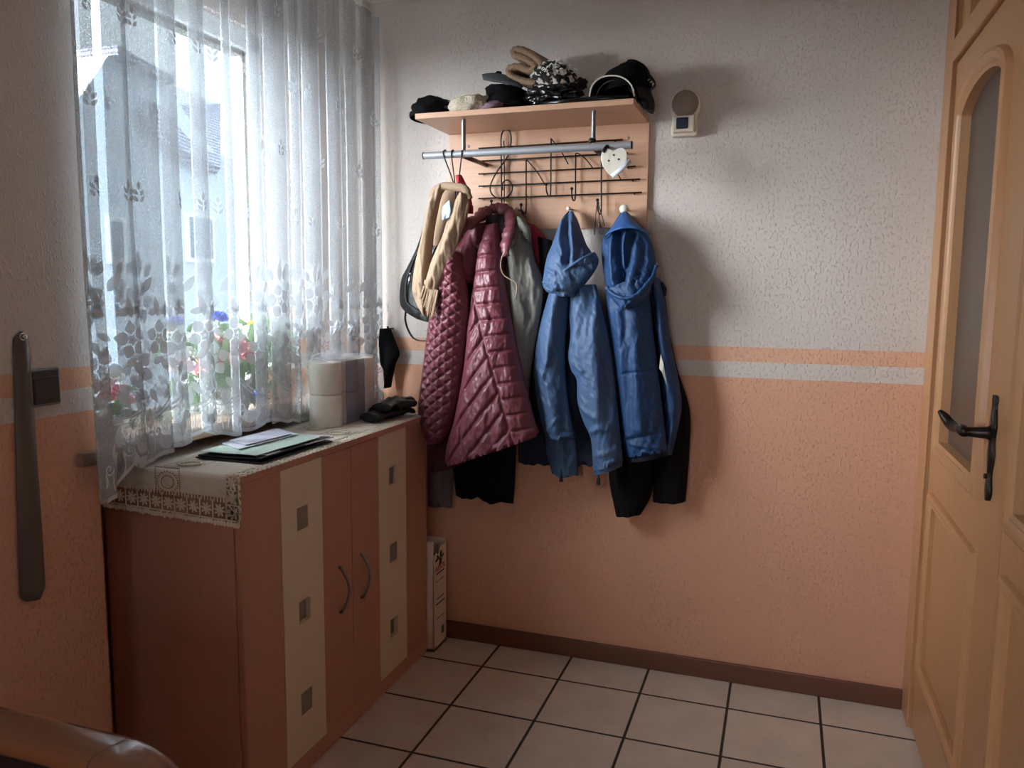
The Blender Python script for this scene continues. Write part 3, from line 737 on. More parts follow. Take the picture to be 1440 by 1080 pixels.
# ------------------------------------------------------------------ left wall: switch and shoe horn
sw = thing('light_switch', (XL, -1.704, 1.322), 'dark square light switch beside the long shoe horn', 'light switch')
a0, a1 = onx(40, 518, XL), onx(82, 568, XL); y0, y1, z0, z1 = -1.752, -1.664, 1.274, 1.37
MB().box(XL, XL + .012, y0, y1, z0, z1).build('surround', simple('grey switch frame', (120, 122, 122), .35), sw, smooth=False, bevel=.006, seg=3)
MB().box(XL + .006, XL + .017, y0 + .007, y1 - .007, z0 + .007, z1 - .024).build('rocker', 'anthracite', sw, smooth=False, bevel=.003)
MB().box(XL + .006, XL + .015, y0 + .007, y1 - .007, z1 - .022, z1 - .007).build('upper_rocker', 'anthracite', sw, smooth=False, bevel=.002)
P = []
ts = np.linspace(0, 1, 50)
pT, pB = onx(27, 467, XL + .02), onx(45, 848, XL + .03)
zT, zB = pT[2], pB[2]; yT = -1.768 + .005; yB = -1.775
wT, wB = .0185, .036
for t_ in ts:
    z = zT + (zB - zT) * t_; yc = yT + (yB - yT) * t_; w = wT + (wB - wT) * t_ ** .8
    if t_ < .03: w *= math.sqrt(1 - (1 - t_ / .03) ** 2 + .02)
    if t_ > .97: w *= math.sqrt(max(.3, 1 - ((t_ - .97) / .033) ** 2))
    P.append([(XL + .0045 + (.006 + .013 * t_) * math.cos(u * PI / 2), yc + w * u, z) for u in np.linspace(-1, 1, 13)])
hn = thing('shoe_horn', (XL + .02, yT, zB), 'long grey brown shoe horn hanging on the left wall', 'shoe horn')
MB().grid(np.array(P)).build('blade', 'umber', hn, solid=.004)
MB().tube([(XL + .0125, yT + .0075 * math.cos(a), zT - .012 + .0075 * math.sin(a)) for a in np.linspace(0, 2 * PI, 20)], .0022, 6).build('hanging_eyelet', 'chrome', hn)
hk = MB(); hk.tube([(XL, yT, zT - .012), (XL + .02, yT, zT - .012)], .004, 10); hk.lathe([(0, 0), (.006, .001), (.006, .004), (0, .005)], (XL + .018, yT, zT - .012), (1, 0, 0), 12)
tag(hk.build('wall_hook', 'chrome'), 'small chrome pin holding the shoe horn', 'wall hook')

# ------------------------------------------------------------------ chair at the lower left
ch = thing('wooden_chair', (.38, -2.2, 0), 'polished wooden chair with dark upholstered back, cut off at the corner', 'chair')
yc, zr = -2.347, .882
path = [(.08, yc, .45), (.08, yc, .78), (.095, yc, .845), (.14, yc, zr - .002), (.25, yc, zr), (.45, yc, zr), (.575, yc, zr), (.615, yc, zr - .004), (.65, yc, zr - .018), (.677, yc, zr - .045), (.692, yc, zr - .09), (.695, yc, .6), (.695, yc, .45)]
pp = smooth_poly(path, 70); ring = []
for i in range(len(pp)):
    t_ = pp[min(i + 1, len(pp) - 1)] - pp[max(i - 1, 0)]; t_ /= np.linalg.norm(t_); e1 = np.array([0, 1., 0]); e2 = np.cross(t_, e1)
    sec = []
    for a in np.linspace(0, 2 * PI, 20, endpoint=False):
        c_, s_ = math.cos(a), math.sin(a); sec.append(pp[i] + e1 * .038 * np.sign(c_) * abs(c_) ** .55 + e2 * .02 * np.sign(s_) * abs(s_) ** .7)
    ring.append(sec)
bf = MB().grid(np.array(ring), cv=True).build('back_frame', 'mahogany', ch)
jt = MB(); ji = int(np.argmin(abs(pp[:35, 0] - 9)) if False else np.argmin(np.abs(pp[:, 0] - .585) + (pp[:, 2] < .8)))
sec0 = np.array(ring[ji]); cen = pp[ji]; jr = []
for dx in (-.0008, .0008):
    q = cen + (sec0 - cen) * 1.008; q[:, 0] += dx + (sec0[:, 1] - yc) * .25; q[:, 2] += .0004; jr.append(q)
jt.grid(np.array(jr), cv=True)
tag(jt.build('mitre_joint', 'print_black', bf, smooth=False), 'dark mitre line')
MB().box(.1, .675, yc - .022, yc + .022, .5, zr - .012).build('back_cushion', 'dark_uphol', ch, smooth=False, bevel=.015, seg=3)
MB().box(.07, .705, yc, -1.9, .40, .48).build('seat', 'dark_uphol', ch, smooth=False, bevel=.03, seg=3)
MB().box(.06, .715, yc - .02, -1.89, .36, .405).build('seat_frame', 'mahogany', ch, smooth=False, bevel=.006)
for x in (.08, .695):
    for y in (yc, -1.92): MB().tube([(x, y, .46), (x, y, .36), (x, y, 0)], [.024, .024, .015], 12).build('leg', 'mahogany', ch)

# ------------------------------------------------------------------ net curtain
cur = thing('net_curtain', (-.21, -.8, 1.05), 'sheer white net curtain with lace flowers drawn across the window', 'curtain')
def cy(px): return onx(px, 150, -.21)[1]
FOLDS = [(112, 131), (153, 178), (181, 217), (229, 246), (271, 286), (317, 323), (352, 363), (375, 397), (409, 417), (428, 446), (462, 475), (487, 498), (509, 520), (530, 544)]
pth = []; xf, xm, xb = -.196, -.209, -.223
for a, b_ in FOLDS:
    ya, yb_ = cy(a), cy(b_)
    pth += [(ya, xf + .002), ((ya + yb_) / 2, xf), (yb_, xf - .003), (yb_ - .001, xm + .002), ((ya + yb_) / 2, xm), (ya, xm - .003), (ya + .001, xb + .002), ((ya + yb_) / 2, xb), (yb_ + .004, xb + .002)]
pth = [(y, x) for y, x in pth if y < -.03]
raw = smooth_poly(pth, 4000); seg_ = np.r_[0, np.cumsum(np.linalg.norm(np.diff(raw, axis=0), axis=1))]
LEN = seg_[-1]
def cpath(s_):
    s_ = min(max(s_, 0), LEN); y = np.interp(s_, seg_, raw[:, 0]); x = np.interp(s_, seg_, raw[:, 1]); return y, x
HY = [-1.62, -1.565, -1.545, -1.50, -1.44, -1.40, -1.30, -1.2, -1.13, -1.07, -1.0, -.9, -.8, -.7, -.62, -.3, -.15, -.04, .02]
HZ = [1.0, 1.0, 1.03, 1.085, 1.08, 1.085, 1.10, 1.14, 1.10, 1.095, 1.095, 1.105, 1.10, 1.085, 1.08, 1.075, 1.07, 1.035, 1.03]
def hemz(y): return float(np.interp(y, HY, HZ))
def cpoint(s_, z, off=0.0):
    y, x = cpath(s_); y1_, x1_ = cpath(s_ + .004); y0_, x0_ = cpath(s_ - .004)
    t_ = np.array([y1_ - y0_, x1_ - x0_]); t_ /= np.linalg.norm(t_) + 1e-9
    dn = max(0, 2.6 - z)
    y += .012 * fr(y * 2.2, z * .7, 5, 2) * dn + off * -t_[1] * 0; x += .004 * fr(y * 5, z * 1.3, 9, 2)
    x += off * t_[0]; y += -off * t_[1]
    if z < 1.42 and -.69 < y < -.27: x = min(x, -.219 + (x + .21) * .25)      # pushed back by the paper rolls
    if z < 1.16: x = max(x, -.240)
    return (x, y, z)
NS, NZ = 1100, 44
P = []
for i in range(NS):
    s_ = LEN * i / (NS - 1); y, x = cpath(s_); h = hemz(y) + .006 * math.sin(s_ * 42)
    P.append([cpoint(s_, h + (2.72 - h) * (j / (NZ - 1)) ** 1.15) for j in range(NZ)])
net = MB().grid(np.array(P)).build('net', 'net', cur)
hb = MB()
hb.grid(np.array([[cpoint(LEN * i / (NS - 1), hemz(cpath(LEN * i / (NS - 1))[0]) + .006 * math.sin(LEN * i / (NS - 1) * 42) + d, .0008) for d in (0, .006, .012)] for i in range(NS)]))
hb.build('hem', 'lace', cur)
lc = MB()
def motif(poly):  # poly in (s,z)
    c = np.mean(poly, 0); n = len(poly); vs_ = [cpoint(c[0], c[1], .0016)] + [cpoint(p[0], p[1], .0016) for p in poly]
    lc.add(vs_, [(0, 1 + k, 1 + (k + 1) % n) for k in range(n)])
def leaf2(s_, z, ang, ln, w, n=7):
    ca, sa = math.cos(ang), math.sin(ang); p = []
    for k in range(n + 1): t_ = k / n; p.append((ln * t_, w * math.sin(PI * t_ ** .8)))
    for k in range(n - 1, 0, -1): t_ = k / n; p.append((ln * t_, -w * math.sin(PI * t_ ** .8)))
    motif([(s_ + a * ca - b * sa, z + a * sa + b * ca) for a, b in p])
def petal2(s_, z, ang, r0, ln, w):
    leaf2(s_ + r0 * math.cos(ang), z + r0 * math.sin(ang), ang, ln, w)
def ribbon(pts, w):
    pts = np.array(pts); L_, R_ = [], []
    for i in range(len(pts)):
        t_ = pts[min(i + 1, len(pts) - 1)] - pts[max(i - 1, 0)]; t_ = t_ / (np.linalg.norm(t_) + 1e-9); n_ = np.array([-t_[1], t_[0]]) * w / 2
        L_.append(cpoint(*(pts[i] + n_), .0016)); R_.append(cpoint(*(pts[i] - n_), .0016))
    lc.grid(np.array([L_, R_]))
def rose(s_, z, r, rot=0):
    for k in range(5): a = rot + 2 * PI * k / 5; petal2(s_, z, a, r * .28, r * .72, r * .34)
    for k in range(5): a = rot + .6 + 2 * PI * k / 5; petal2(s_, z, a, r * .05, r * .26, r * .1)
def spiral(s_, z, r, turns, sg, a0=0):
    ribbon([(s_ + sg * r * (1 - t_) * math.cos(a0 + turns * 2 * PI * t_), z + r * (1 - t_) * math.sin(a0 + turns * 2 * PI * t_)) for t_ in np.linspace(0, .9, 26)], .005)
rg = random.Random(5)
nrep = int(LEN / .27)
for k in range(nrep + 1):
    s0 = .27 * (k + .15)
    rose(s0 + .06, 1.53 + .01 * (k % 2), .062, .3 * k); rose(s0 + .19, 1.43, .055, .5 + k); rose(s0 + .10, 1.35, .058, k * .7)
    for ds, dz, a, ln in ((.06, 1.60, 1.6, .075), (.085, 1.605, 1.1, .055), (.03, 1.6, 2.1, .055), (.13, 1.56, .9, .06), (.145, 1.5, .2, .05), (-.01, 1.5, 2.8, .05), (.19, 1.49, 1.9, .06), (.22, 1.49, 1.2, .055), (.245, 1.42, .3, .045),
                          (.13, 1.43, 2.6, .045), (.05, 1.43, -2.2, .05), (.03, 1.39, 2.6, .045), (.16, 1.36, .4, .05), (.19, 1.37, -.8, .06), (.10, 1.285, -1.6, .06), (.07, 1.29, -2.2, .055), (.14, 1.29, -.9, .055), (.24, 1.36, -1.9, .05), (.0, 1.32, -2.6, .05), (.22, 1.30, -1.2, .055)):
        leaf2(s0 + ds, dz, a + rg.uniform(-.15, .15), ln, ln * .22)
    # swags and scrolls above the hem
    sw_ = [(s0 + .135 + .13 * u, 1.30 - .085 * (1 - u * u)) for u in np.linspace(-1, 1, 22)]
    ribbon(sw_, .006); ribbon([(a, b - .014) for a, b in sw_], .004)
    y_, _ = cpath(s0 + .135); hz0 = hemz(y_)
    for c_ in (.0, .135):
        yq, _ = cpath(s0 + c_); hq = hemz(yq)
        leaf2(s0 + c_, hq + .095, PI / 2, .06, .011)
        for sg in (-1, 1):
            spiral(s0 + c_ + sg * .026, hq + .085, .018, 1.4, sg, PI)
            ribbon([(s0 + c_ + sg * (.008 + .004 * math.sin(t_ * 3)), hq + .08 - .055 * t_) for t_ in np.linspace(0, 1, 8)], .004)
            petal2(s0 + c_ + sg * .05, hq + .03, PI / 2 - sg * .9, 0, .05, .016)
            petal2(s0 + c_ + sg * .05, hq + .03, PI / 2 + sg * .2, 0, .05, .014)
for row, z in enumerate((1.80, 2.03, 2.26, 2.49)):
    s_ = .05 + .1 * (row % 2)
    while s_ < LEN - .05:
        leaf2(s_, z + .035, PI / 2, .026, .006)
        for q in (0, 1):
            for sg in (-1, 1): leaf2(s_ + sg * .003, z + .004 + .018 * q, PI / 2 - sg * .75, .024, .0055)
        s_ += .2
tag(lc.build('lace_flowers', 'lace', cur), 'dense lace flowers, leaves and scrolls')

# ------------------------------------------------------------------ flowers on the sill
def flower_pot(c, r, h, root, name='pot'):
    m = MB(); m.lathe([(r * .7, 0), (r * .78, h * .2), (r * .95, h * .8), (r, h), (r * .9, h), (r * .85, h * .9)], c, n=28, caps=True); return m.build(name, 'pot', root)
def blossom(c, r, mat, root, seed, n=16, flat=.7):
    rg_ = random.Random(seed); m = MB(); c = np.array(c)
    for k in range(n):
        lay = k / n; a = k * 2.4 + rg_.random(); el = lay * 1.35
        d = np.array([math.cos(a) * math.cos(el), math.sin(a) * math.cos(el), math.sin(el)]); d[1] *= 1; d2 = np.array([d[0] * flat, d[1], d[2]])
        t1 = np.array([-math.sin(a), math.cos(a), 0]); t2 = np.cross(d, t1); rr = r * (1.0 - .45 * lay)
        G = []
        for u in np.linspace(-1, 1, 6):
            row = []
            for v in np.linspace(0, 1, 6):
                w = .42 * r * math.sin(PI * min(.95, .15 + v * .75)); q = c + d2 * rr * (.2 + .8 * v) + t1 * u * w + t2 * (rr * .25 * (v * v) - .12 * r * u * u) + .05 * r * fr(u * 2 + seed, v * 3, k)
                q[0] = min(max(q[0], -.445), -.248); row.append(q)
            G.append(row)
        m.grid(np.array(G))
    return m.build('blossom', mat, root)
def leaves(root, c, spread, n, seed, mat='leaf', ln=(.05, .1)):
    rg_ = random.Random(seed); m = MB(); c = np.array(c)
    for k in range(n):
        th = rg_.uniform(0, 2 * PI); o = c + np.array([rg_.uniform(-.5, .5) * .1, rg_.uniform(-1, 1) * spread[0], rg_.uniform(-1, 1) * spread[1]])
        d = np.array([rg_.uniform(-.3, .3), math.cos(th), math.sin(th)]); d /= np.linalg.norm(d); L_ = rg_.uniform(*ln); s_ = np.cross(d, [1, .2, .1]); s_ /= np.linalg.norm(s_)
        G = []
        for v in np.linspace(0, 1, 7):
            w = L_ * .24 * math.sin(PI * v ** .8); row = []
            for u in (-1, 0, 1):
                q = o + d * L_ * v + s_ * u * w + np.array([.012 * (1 - abs(u)) + .02 * v * v, 0, -.02 * v * v]); q[0] = min(max(q[0], -.445), -.25); row.append(q)
            G.append(row)
        m.grid(np.array(G))
    return m.build('leaves', mat, root)
XF = -.345
fa = thing('flower_arrangement', (XF, -.90, 1.136), 'arrangement of pink and blue artificial flowers behind the net curtain', 'flower arrangement')
def fp(px, py, x=-.33): return onx(px, py, x)
pc = fp(322, 560, XF); flower_pot((XF, pc[1], 1.1365), .085, .11, fa)
st_ = MB()
FL = [((298, 512), .058, 'coral'), ((285, 500), .05, 'pink'), ((322, 496), .052, 'pink'), ((345, 506), .05, 'pink'), ((308, 483), .045, 'pink'), ((335, 488), .05, 'pink'), ((290, 528), .045, 'coral'), ((338, 522), .042, 'pink'),
      ((246, 456), .034, 'blue_petal'), ((308, 450), .04, 'blue_petal'), ((318, 471), .032, 'blue_petal'), ((356, 562), .045, 'blue_petal'), ((262, 478), .04, 'white_petal'), ((243, 478), .034, 'white_petal'), ((296, 462), .04, 'white_petal'), ((332, 466), .036, 'white_petal'), ((268, 500), .04, 'white_petal'),
      ((354, 457), .02, 'yellow_petal'), ((240, 468), .018, 'yellow_petal'), ((372, 478), .04, 'white_petal'), ((255, 520), .042, 'pink'), ((270, 545), .04, 'white_petal'), ((380, 520), .035, 'white_petal')]
for i, ((px, py), r, mt_) in enumerate(FL):
    c = fp(px, py, -.335 - .012 * (i % 4)); blossom(c, r * (1.4 if mt_ in ('pink', 'coral') else 1.2), mt_, fa, i)
    st_.tube(smooth_poly([(XF, pc[1] + .01 * (i % 5 - 2), 1.2), (XF - .01, (pc[1] + c[1]) / 2, (1.22 + c[2]) / 2), (c[0], c[1], c[2])], 8), .003, 6)
leaves(fa, (XF, pc[1], 1.33), (.27, .13), 90, 3); 
st_.build('stems', 'leaf', fa)
tag(leaves(fa, (XF, pc[1] + .2, 1.34), (.12, .10), 40, 8, simple('pale grey green leaves', (160, 186, 160), .7)), 'pale grey green foliage')
fb = thing('flower_pot', (XF, -1.45, 1.136), 'small pot of pink flowers behind the left end of the curtain', 'flower pot')
c = fp(150, 560, XF); flower_pot((XF, -1.44, 1.1365), .05, .075, fb)
for i, (px, py, mt_) in enumerate(((146, 545, 'pink'), (152, 562, 'coral'), (168, 552, 'pink'), (160, 535, 'white_petal'), (178, 566, 'pink'))):
    c = fp(px, py, -.34); c[1] = max(c[1], -1.51); blossom(c, .04, mt_, fb, 50 + i)
leaves(fb, (XF, -1.44, 1.24), (.05, .04), 18, 12, ln=(.04, .06))

# dark cloth hanging in the corner behind the curtain
dk = thing('black_cap_in_corner', (-.16, -.05, 1.2), 'black cloth cap hanging on the back wall at the edge of the curtain', 'cap')
dk.name = 'hanging_cap'
m = lobe([(535, 462), (533, 480), (535, 510), (540, 522), (543, 545)], [(549, 462), (556, 480), (562, 497), (556, 512), (548, 545)], -.055, .035, .03, 30, 40, wr=.006, seed=3)
m.build('crown', 'black_wool', dk)
hk = MB(); hk.tube([(-.172, 0, 1.40), (-.172, -.045, 1.40), (-.172, -.05, 1.412)], .005, 8); hk.build('loop', 'black_nylon', dk)

# ------------------------------------------------------------------ coat rack
rk = thing('coat_rack', (.535, -.01, 1.82), 'beech wall coat rack with a treble clef and music note hooks', 'coat rack')
PX0, PX1, PZ0, PZ1 = .113, .957, 1.826, 2.226
MB().box(PX0, PX1, -.02, -.001, PZ0, PZ1).build('back_panel', 'beech_x', rk, smooth=False, bevel=.002)
MB().box(.106, .953, -.337, -.001, PZ1, PZ1 + .021).build('shelf', 'beech_x', rk, smooth=False, bevel=.002)
ry, rz_ = -.28, 2.097
rl = MB().tube([(.116, ry, rz_), (.94, ry, rz_)], .0138, 20).build('clothes_rail', simple('satin aluminium', (176, 178, 184), .38, .45, .04), rk)
sharp(rl); 
for x in (.117, .9395): MB().lathe([(0, -.001), (.0143, -.001), (.0143, .003), (0, .003)], (x - .001, ry, rz_), (1, 0, 0), 20).build('end_cap', 'wire', rl)
for x in (.285, .797):
    m = MB(); m.tube([(x, ry, PZ1), (x, ry, rz_ + .01)], .0085, 16); sharp(m.build('rail_post', 'steel', rk), .8)
for x in (.279, .80):
    m = MB(); m.tube([(x, -.02, rz_ - .004), (x, ry + .01, rz_ - .006)], .009, 12); tag(m.build('rail_bracket', simple('dark bronze metal', (96, 78, 66), .4, .5), rk), 'dark bronze bracket')
m = MB(); m.blob((.797 - .004, ry, rz_ + .022), (.015, .013, .012), .1, 3, 1, 16, 10); m.build('joint', 'wire', rk)
for sx_, sz_ in ((.2, 2.174), (.876, 2.172)): MB().lathe([(0, 0), (.0055, 0), (.006, .0015), (.004, .003), (0, .002)], (sx_, -.02, sz_), (0, -1, 0), 14).build('screw', 'steel_dull', rk)
yw = -.036; WR = .0031
for k, (z, xe_) in enumerate(((2.160, .856), (2.108, .878), (2.056, .909), (2.006, .929), (1.955, .937))):
    m = MB(); m.tube([(.252, yw, z), (xe_, yw, z + .004)], WR, 8)
    for x in (.27, xe_ - .03): m.tube([(x, -.019, z), (x, yw, z)], WR, 6)
    m.build('stave_wire', 'wire', rk)
def at(px, py, y=yw): return ony(px, py, y)
def z1(zx, zy): return (560 + zx / 3.79, 50 + zy / 3.79)
cl = MB()
cl.tube(smooth_poly([at(*z1(*q), yw - .006) for q in ((552, 918), (550, 760), (548, 600), (549, 540), (560, 508), (578, 502), (596, 515), (602, 560), (592, 625), (566, 670), (530, 720), (500, 775), (490, 815), (503, 850), (540, 868), (580, 860), (606, 828), (606, 795), (588, 772), (566, 775), (555, 795), (558, 825))], 90), WR, 8)
p0 = at(*z1(563, 520), yw); cl.tube(smooth_poly([at(*z1(564, 900), yw - .004), at(*z1(566, 760), yw - .003), at(*z1(563, 560), yw - .003)], 10), WR * .8, 8)
e = at(*z1(552, 918), yw - .006); cl.tube(smooth_poly([e, e + [0, -.004, -.02], e + [-.008, -.03, -.03], e + [-.02, -.05, -.015], e + [-.026, -.054, .018]], 14), WR, 8)
cl.blob(e + np.array([-.026, -.054, .022]), (.0065,) * 3, 0, 1, 0, 12, 8)
cl.build('treble_clef', 'wire', rk)
for (top, bot, ball, f0, f1) in (((682, 665), (681, 930), (655, 902), (690, 668), (782, 796)), ((815, 552), (812, 835), (789, 792), (817, 552), (906, 686)), ((946, 628), (944, 860), (925, 816), (962, 630), (1036, 706)), ((1083, 640), (1082, 930), (1062, 877), (1092, 640), (1186, 766))):
    m = MB(); a, b_, c_ = at(*z1(*top), yw - .005), at(*z1(*bot), yw - .005), at(*z1(*ball), yw - .045)
    m.tube(smooth_poly([a, (a + b_) / 2, b_, b_ + [-.004, -.012, -.016], (b_ + c_) / 2 + [-.002, -.016, -.018], c_ + [0, 0, -.016], c_], 30), WR, 8)
    m.blob(c_, (.0066,) * 3, 0, 1, 0, 12, 8)
    d0, d1 = at(*z1(*f0), yw - .005), at(*z1(*f1), yw - .005); m.tube(smooth_poly([a, d0, (d0 + d1) / 2 + [.004, 0, .003], d1], 12), WR * .8, 6)
    m.build('note_hook', 'wire', rk)
for i, (zx, zy) in enumerate(((627, 925), (907, 922), (1205, 925))):
    b_ = at(*z1(zx, zy), -.075); r = (.0085, .0095, .019)[i]
    m = MB(); m.tube([(b_[0], -.019, b_[2]), (b_[0], -.07, b_[2])], .0045, 10)
    s_ = m.build('hook_stud', 'steel', rk)
    m = MB(); m.lathe([(0, -.002), (r * .7, 0), (r, r * .5), (r * .9, r), (r * .5, r * 1.35), (0, r * 1.45)], (b_[0], -.068, b_[2]), (0, -1, 0), 20); m.build('stud_cap', 'white_porcelain', s_)

# ------------------------------------------------------------------ things lying on the shelf
SZ = PZ1 + .022
def sh_(px, y): return ony(px, 150, y)[0]
bn = thing('beanie', (sh_(615, -.22), -.22, SZ), 'black wool beanie lying flat at the window end of the rack shelf', 'hat', 'hats on the rack shelf')
m = MB(); m.blob((sh_(612, -.2), -.2, SZ + .026), (.084, .11, .062), .14, 2.2, 4, 40, 26, flat=-.0215); m.build('crown', 'black_wool', bn)
m = MB(); m.grid(np.array([[np.array((sh_(607, -.2), -.2, SZ + .003)) + np.array([.081 * math.cos(a) * k, .105 * math.sin(a) * k, h]) for k, h in ((1.0, 0), (1.04, .006), (1.03, .018), (.97, .02))] for a in np.linspace(0, 2 * PI, 30, endpoint=False)]), cu=True); m.build('turned_brim', 'black_wool', bn)
fh = MB(); c = np.array((sh_(660, -.24), -.24, SZ + .034)); P = []
for a in np.linspace(0, 2 * PI, 40, endpoint=False):
    row = []
    for b_ in np.linspace(0, 2 * PI, 18, endpoint=False):
        rr = .031 * (1 + .3 * fr(math.cos(a) * 2, math.sin(a) * 2, b_, 3) + .06 * math.sin(a * 9)); q = c + np.array([(.052 + rr * math.cos(b_)) * math.cos(a), (.045 + rr * math.cos(b_)) * math.sin(a) * .9, max(-.03, rr * 1.15 * math.sin(b_) + .006 * math.sin(a + 1))]); row.append(q)
    P.append(row)
fh.grid(np.array(P), cu=True, cv=True); P = np.array(P); rg5 = random.Random(11)
for k in range(900):
    i, j = rg5.randrange(40), rg5.randrange(18); q = P[i, j]; ctr = P[i].mean(0); d = q - ctr; d = d / (np.linalg.norm(d) + 1e-9) + np.array([rg5.uniform(-.6, .6) for _ in range(3)]); L_ = rg5.uniform(.006, .013); s_ = np.cross(d, [.3, .5, .8]); s_ *= .0012 / (np.linalg.norm(s_) + 1e-9)
    if q[2] < SZ + .006: continue
    e_ = q + np.array([rg5.uniform(-.004, .004) for _ in range(3)]); fh.add([e_ - s_, e_ + s_, e_ + d * L_ * .8 + np.array([0, 0, -.002])], [(0, 1, 2)])
tag(fh.build('headband', 'cream_fur'), 'cream fluffy headband lying beside the black beanie', 'headband', 'hats on the rack shelf')
kc = thing('knit_cap', (sh_(690, -.2), -.26, SZ), 'purple patterned knit cap edge showing beside the cream headband', 'hat', 'hats on the rack shelf')
m = MB(); m.blob((sh_(694, -.262), -.262, SZ + .014), (.052, .06, .022), .12, 3, 9, 30, 18, rot=(0, -.25, 0), flat=-.0135); m.build('cap', 'knit_purple', kc)
# pile of dark hats
dkp = thing('wool_hat', (sh_(712, -.18), -.2, SZ), 'black wool hat under the charcoal flat cap', 'hat', 'hats on the rack shelf')
m = MB(); m.blob((sh_(718, -.17), -.17, SZ + .037), (.105, .12, .05), .14, 2.4, 14, 44, 28, flat=-.0365); m.build('crown', 'black_wool', dkp)
fc = thing('flat_cap', (sh_(708, -.19), -.2, SZ + .075), 'charcoal flat cap with a curved peak on the black wool hat', 'cap', 'hats on the rack shelf')
m = MB(); m.blob((sh_(713, -.18), -.17, SZ + .088), (.088, .1, .03), .12, 2.4, 21, 40, 24, rot=(0, .16, 0), flat=-.022); m.build('crown', 'black_wool', fc)
P = []
for u in np.linspace(-1, 1, 24):
    P.append([ony(705 + 27 * u + 3 * v, 112 + 5 * u - 5 * (1 - u * u) * (1 - v * .6) + 8 * v - 2, -.26 - .03 * (1 - u * u) * v) for v in np.linspace(0, 1, 6)])
MB().grid(np.array(P)).build('peak', 'grey_felt', fc, solid=.009)
m = MB(); m.blob(ony(701, 104, -.2), (.014, .014, .011), .1, 3, 3, 14, 10); m.build('button', 'black_wool', fc)
# brown ribbed scarf folded in an S, thick knit
sc_ = MB(); cl_ = smooth_poly([(753, 116), (733, 113), (717, 106), (715, 96), (728, 93), (744, 98), (752, 92), (738, 82), (722, 76), (724, 69), (736, 71), (754, 82), (763, 96), (758, 108)], 90)
rings = []
for i in range(len(cl_)):
    t_ = cl_[min(i + 1, 89)] - cl_[max(i - 1, 0)]; t_ /= np.linalg.norm(t_); n_ = np.array([-t_[1], t_[0]]); th = 5.6 * (1 + .13 * math.sin(i * 2.1)); row = []
    for a in np.linspace(-PI / 2, PI / 2, 9): row.append((th * math.sin(a), -.255 - .018 * math.cos(a)))
    for a in np.linspace(PI / 2, -PI / 2, 9): row.append((th * math.sin(a), -.11 + .018 * math.cos(a)))
    P_ = []
    for k, y in row:
        q = cl_[i] + n_ * k + np.array([1.0, -.25]) * (y + .27) * 60; P_.append(ony(q[0], q[1], -.27) + [0, y + .27, 0])
    rings.append(P_)
sc_.grid(np.array(rings), cv=True); sc_.f.append(tuple(range(18))); sc_.f.append(tuple(89 * 18 + k for k in range(18)))
tag(sc_.build('folded_scarf', 'brown_knit'), 'brown ribbed knit scarf folded on top of the hat pile', 'scarf')
kh = thing('knitted_hat', (sh_(785, -.2), -.18, SZ), 'black and white chunky knitted hat on the glossy black bag', 'hat', 'hats on the rack shelf')
m = MB(); m.blob(ony(781, 112, -.21), (.085, .095, .058), .16, 2.5, 31, 60, 40, rot=(0, .2, 0)); m.build('crown', 'knit_bw', kh)
m = MB(); c = ony(781, 112, -.21); rg3 = random.Random(4)
for k in range(44):
    a, e_ = rg3.uniform(PI, 2 * PI), rg3.uniform(.05, 1.1); d = np.array([math.cos(a) * math.cos(e_) * .088, math.sin(a) * math.cos(e_) * .098, math.sin(e_) * .062]); q = c + d
    m.tube([q + [-.008, 0, -.004 * rg3.random()], q + [0, -.004, .003], q + [.008, 0, 0]], [.0012, .0026, .0012], 6)
m.build('white_stitches', 'white_petal', kh)
m = MB(); m.blob(ony(816, 118, -.17), (.026, .03, .022), .3, 3, 8, 22, 16); m.build('bobble', simple('dark brown pompom', (52, 38, 34), .95, 0, .3, 60, .6, 200, .005), kh)
bgb = MB(); bgb.blob(ony(779, 134, -.24), (.098, .06, .042), .38, 2.6, 42, 64, 44, flat=-.040); tag(bgb.build('vinyl_bag', 'black_vinyl'), 'glossy crumpled black bag under the knitted hat', 'bag')
ub = MB(); c0 = onz(790, 146, SZ + .012); ub.tube([(sh_(762, -.3), -.305, SZ + .009), (sh_(800, -.3), -.306, SZ + .011), (sh_(845, -.3), -.306, SZ + .012), (sh_(884, -.3), -.305, SZ + .010)], [.008, .0105, .0105, .008], 12)
tag(ub.build('folded_umbrella', 'black_vinyl'), 'slim folded black umbrella along the front edge of the shelf', 'umbrella')
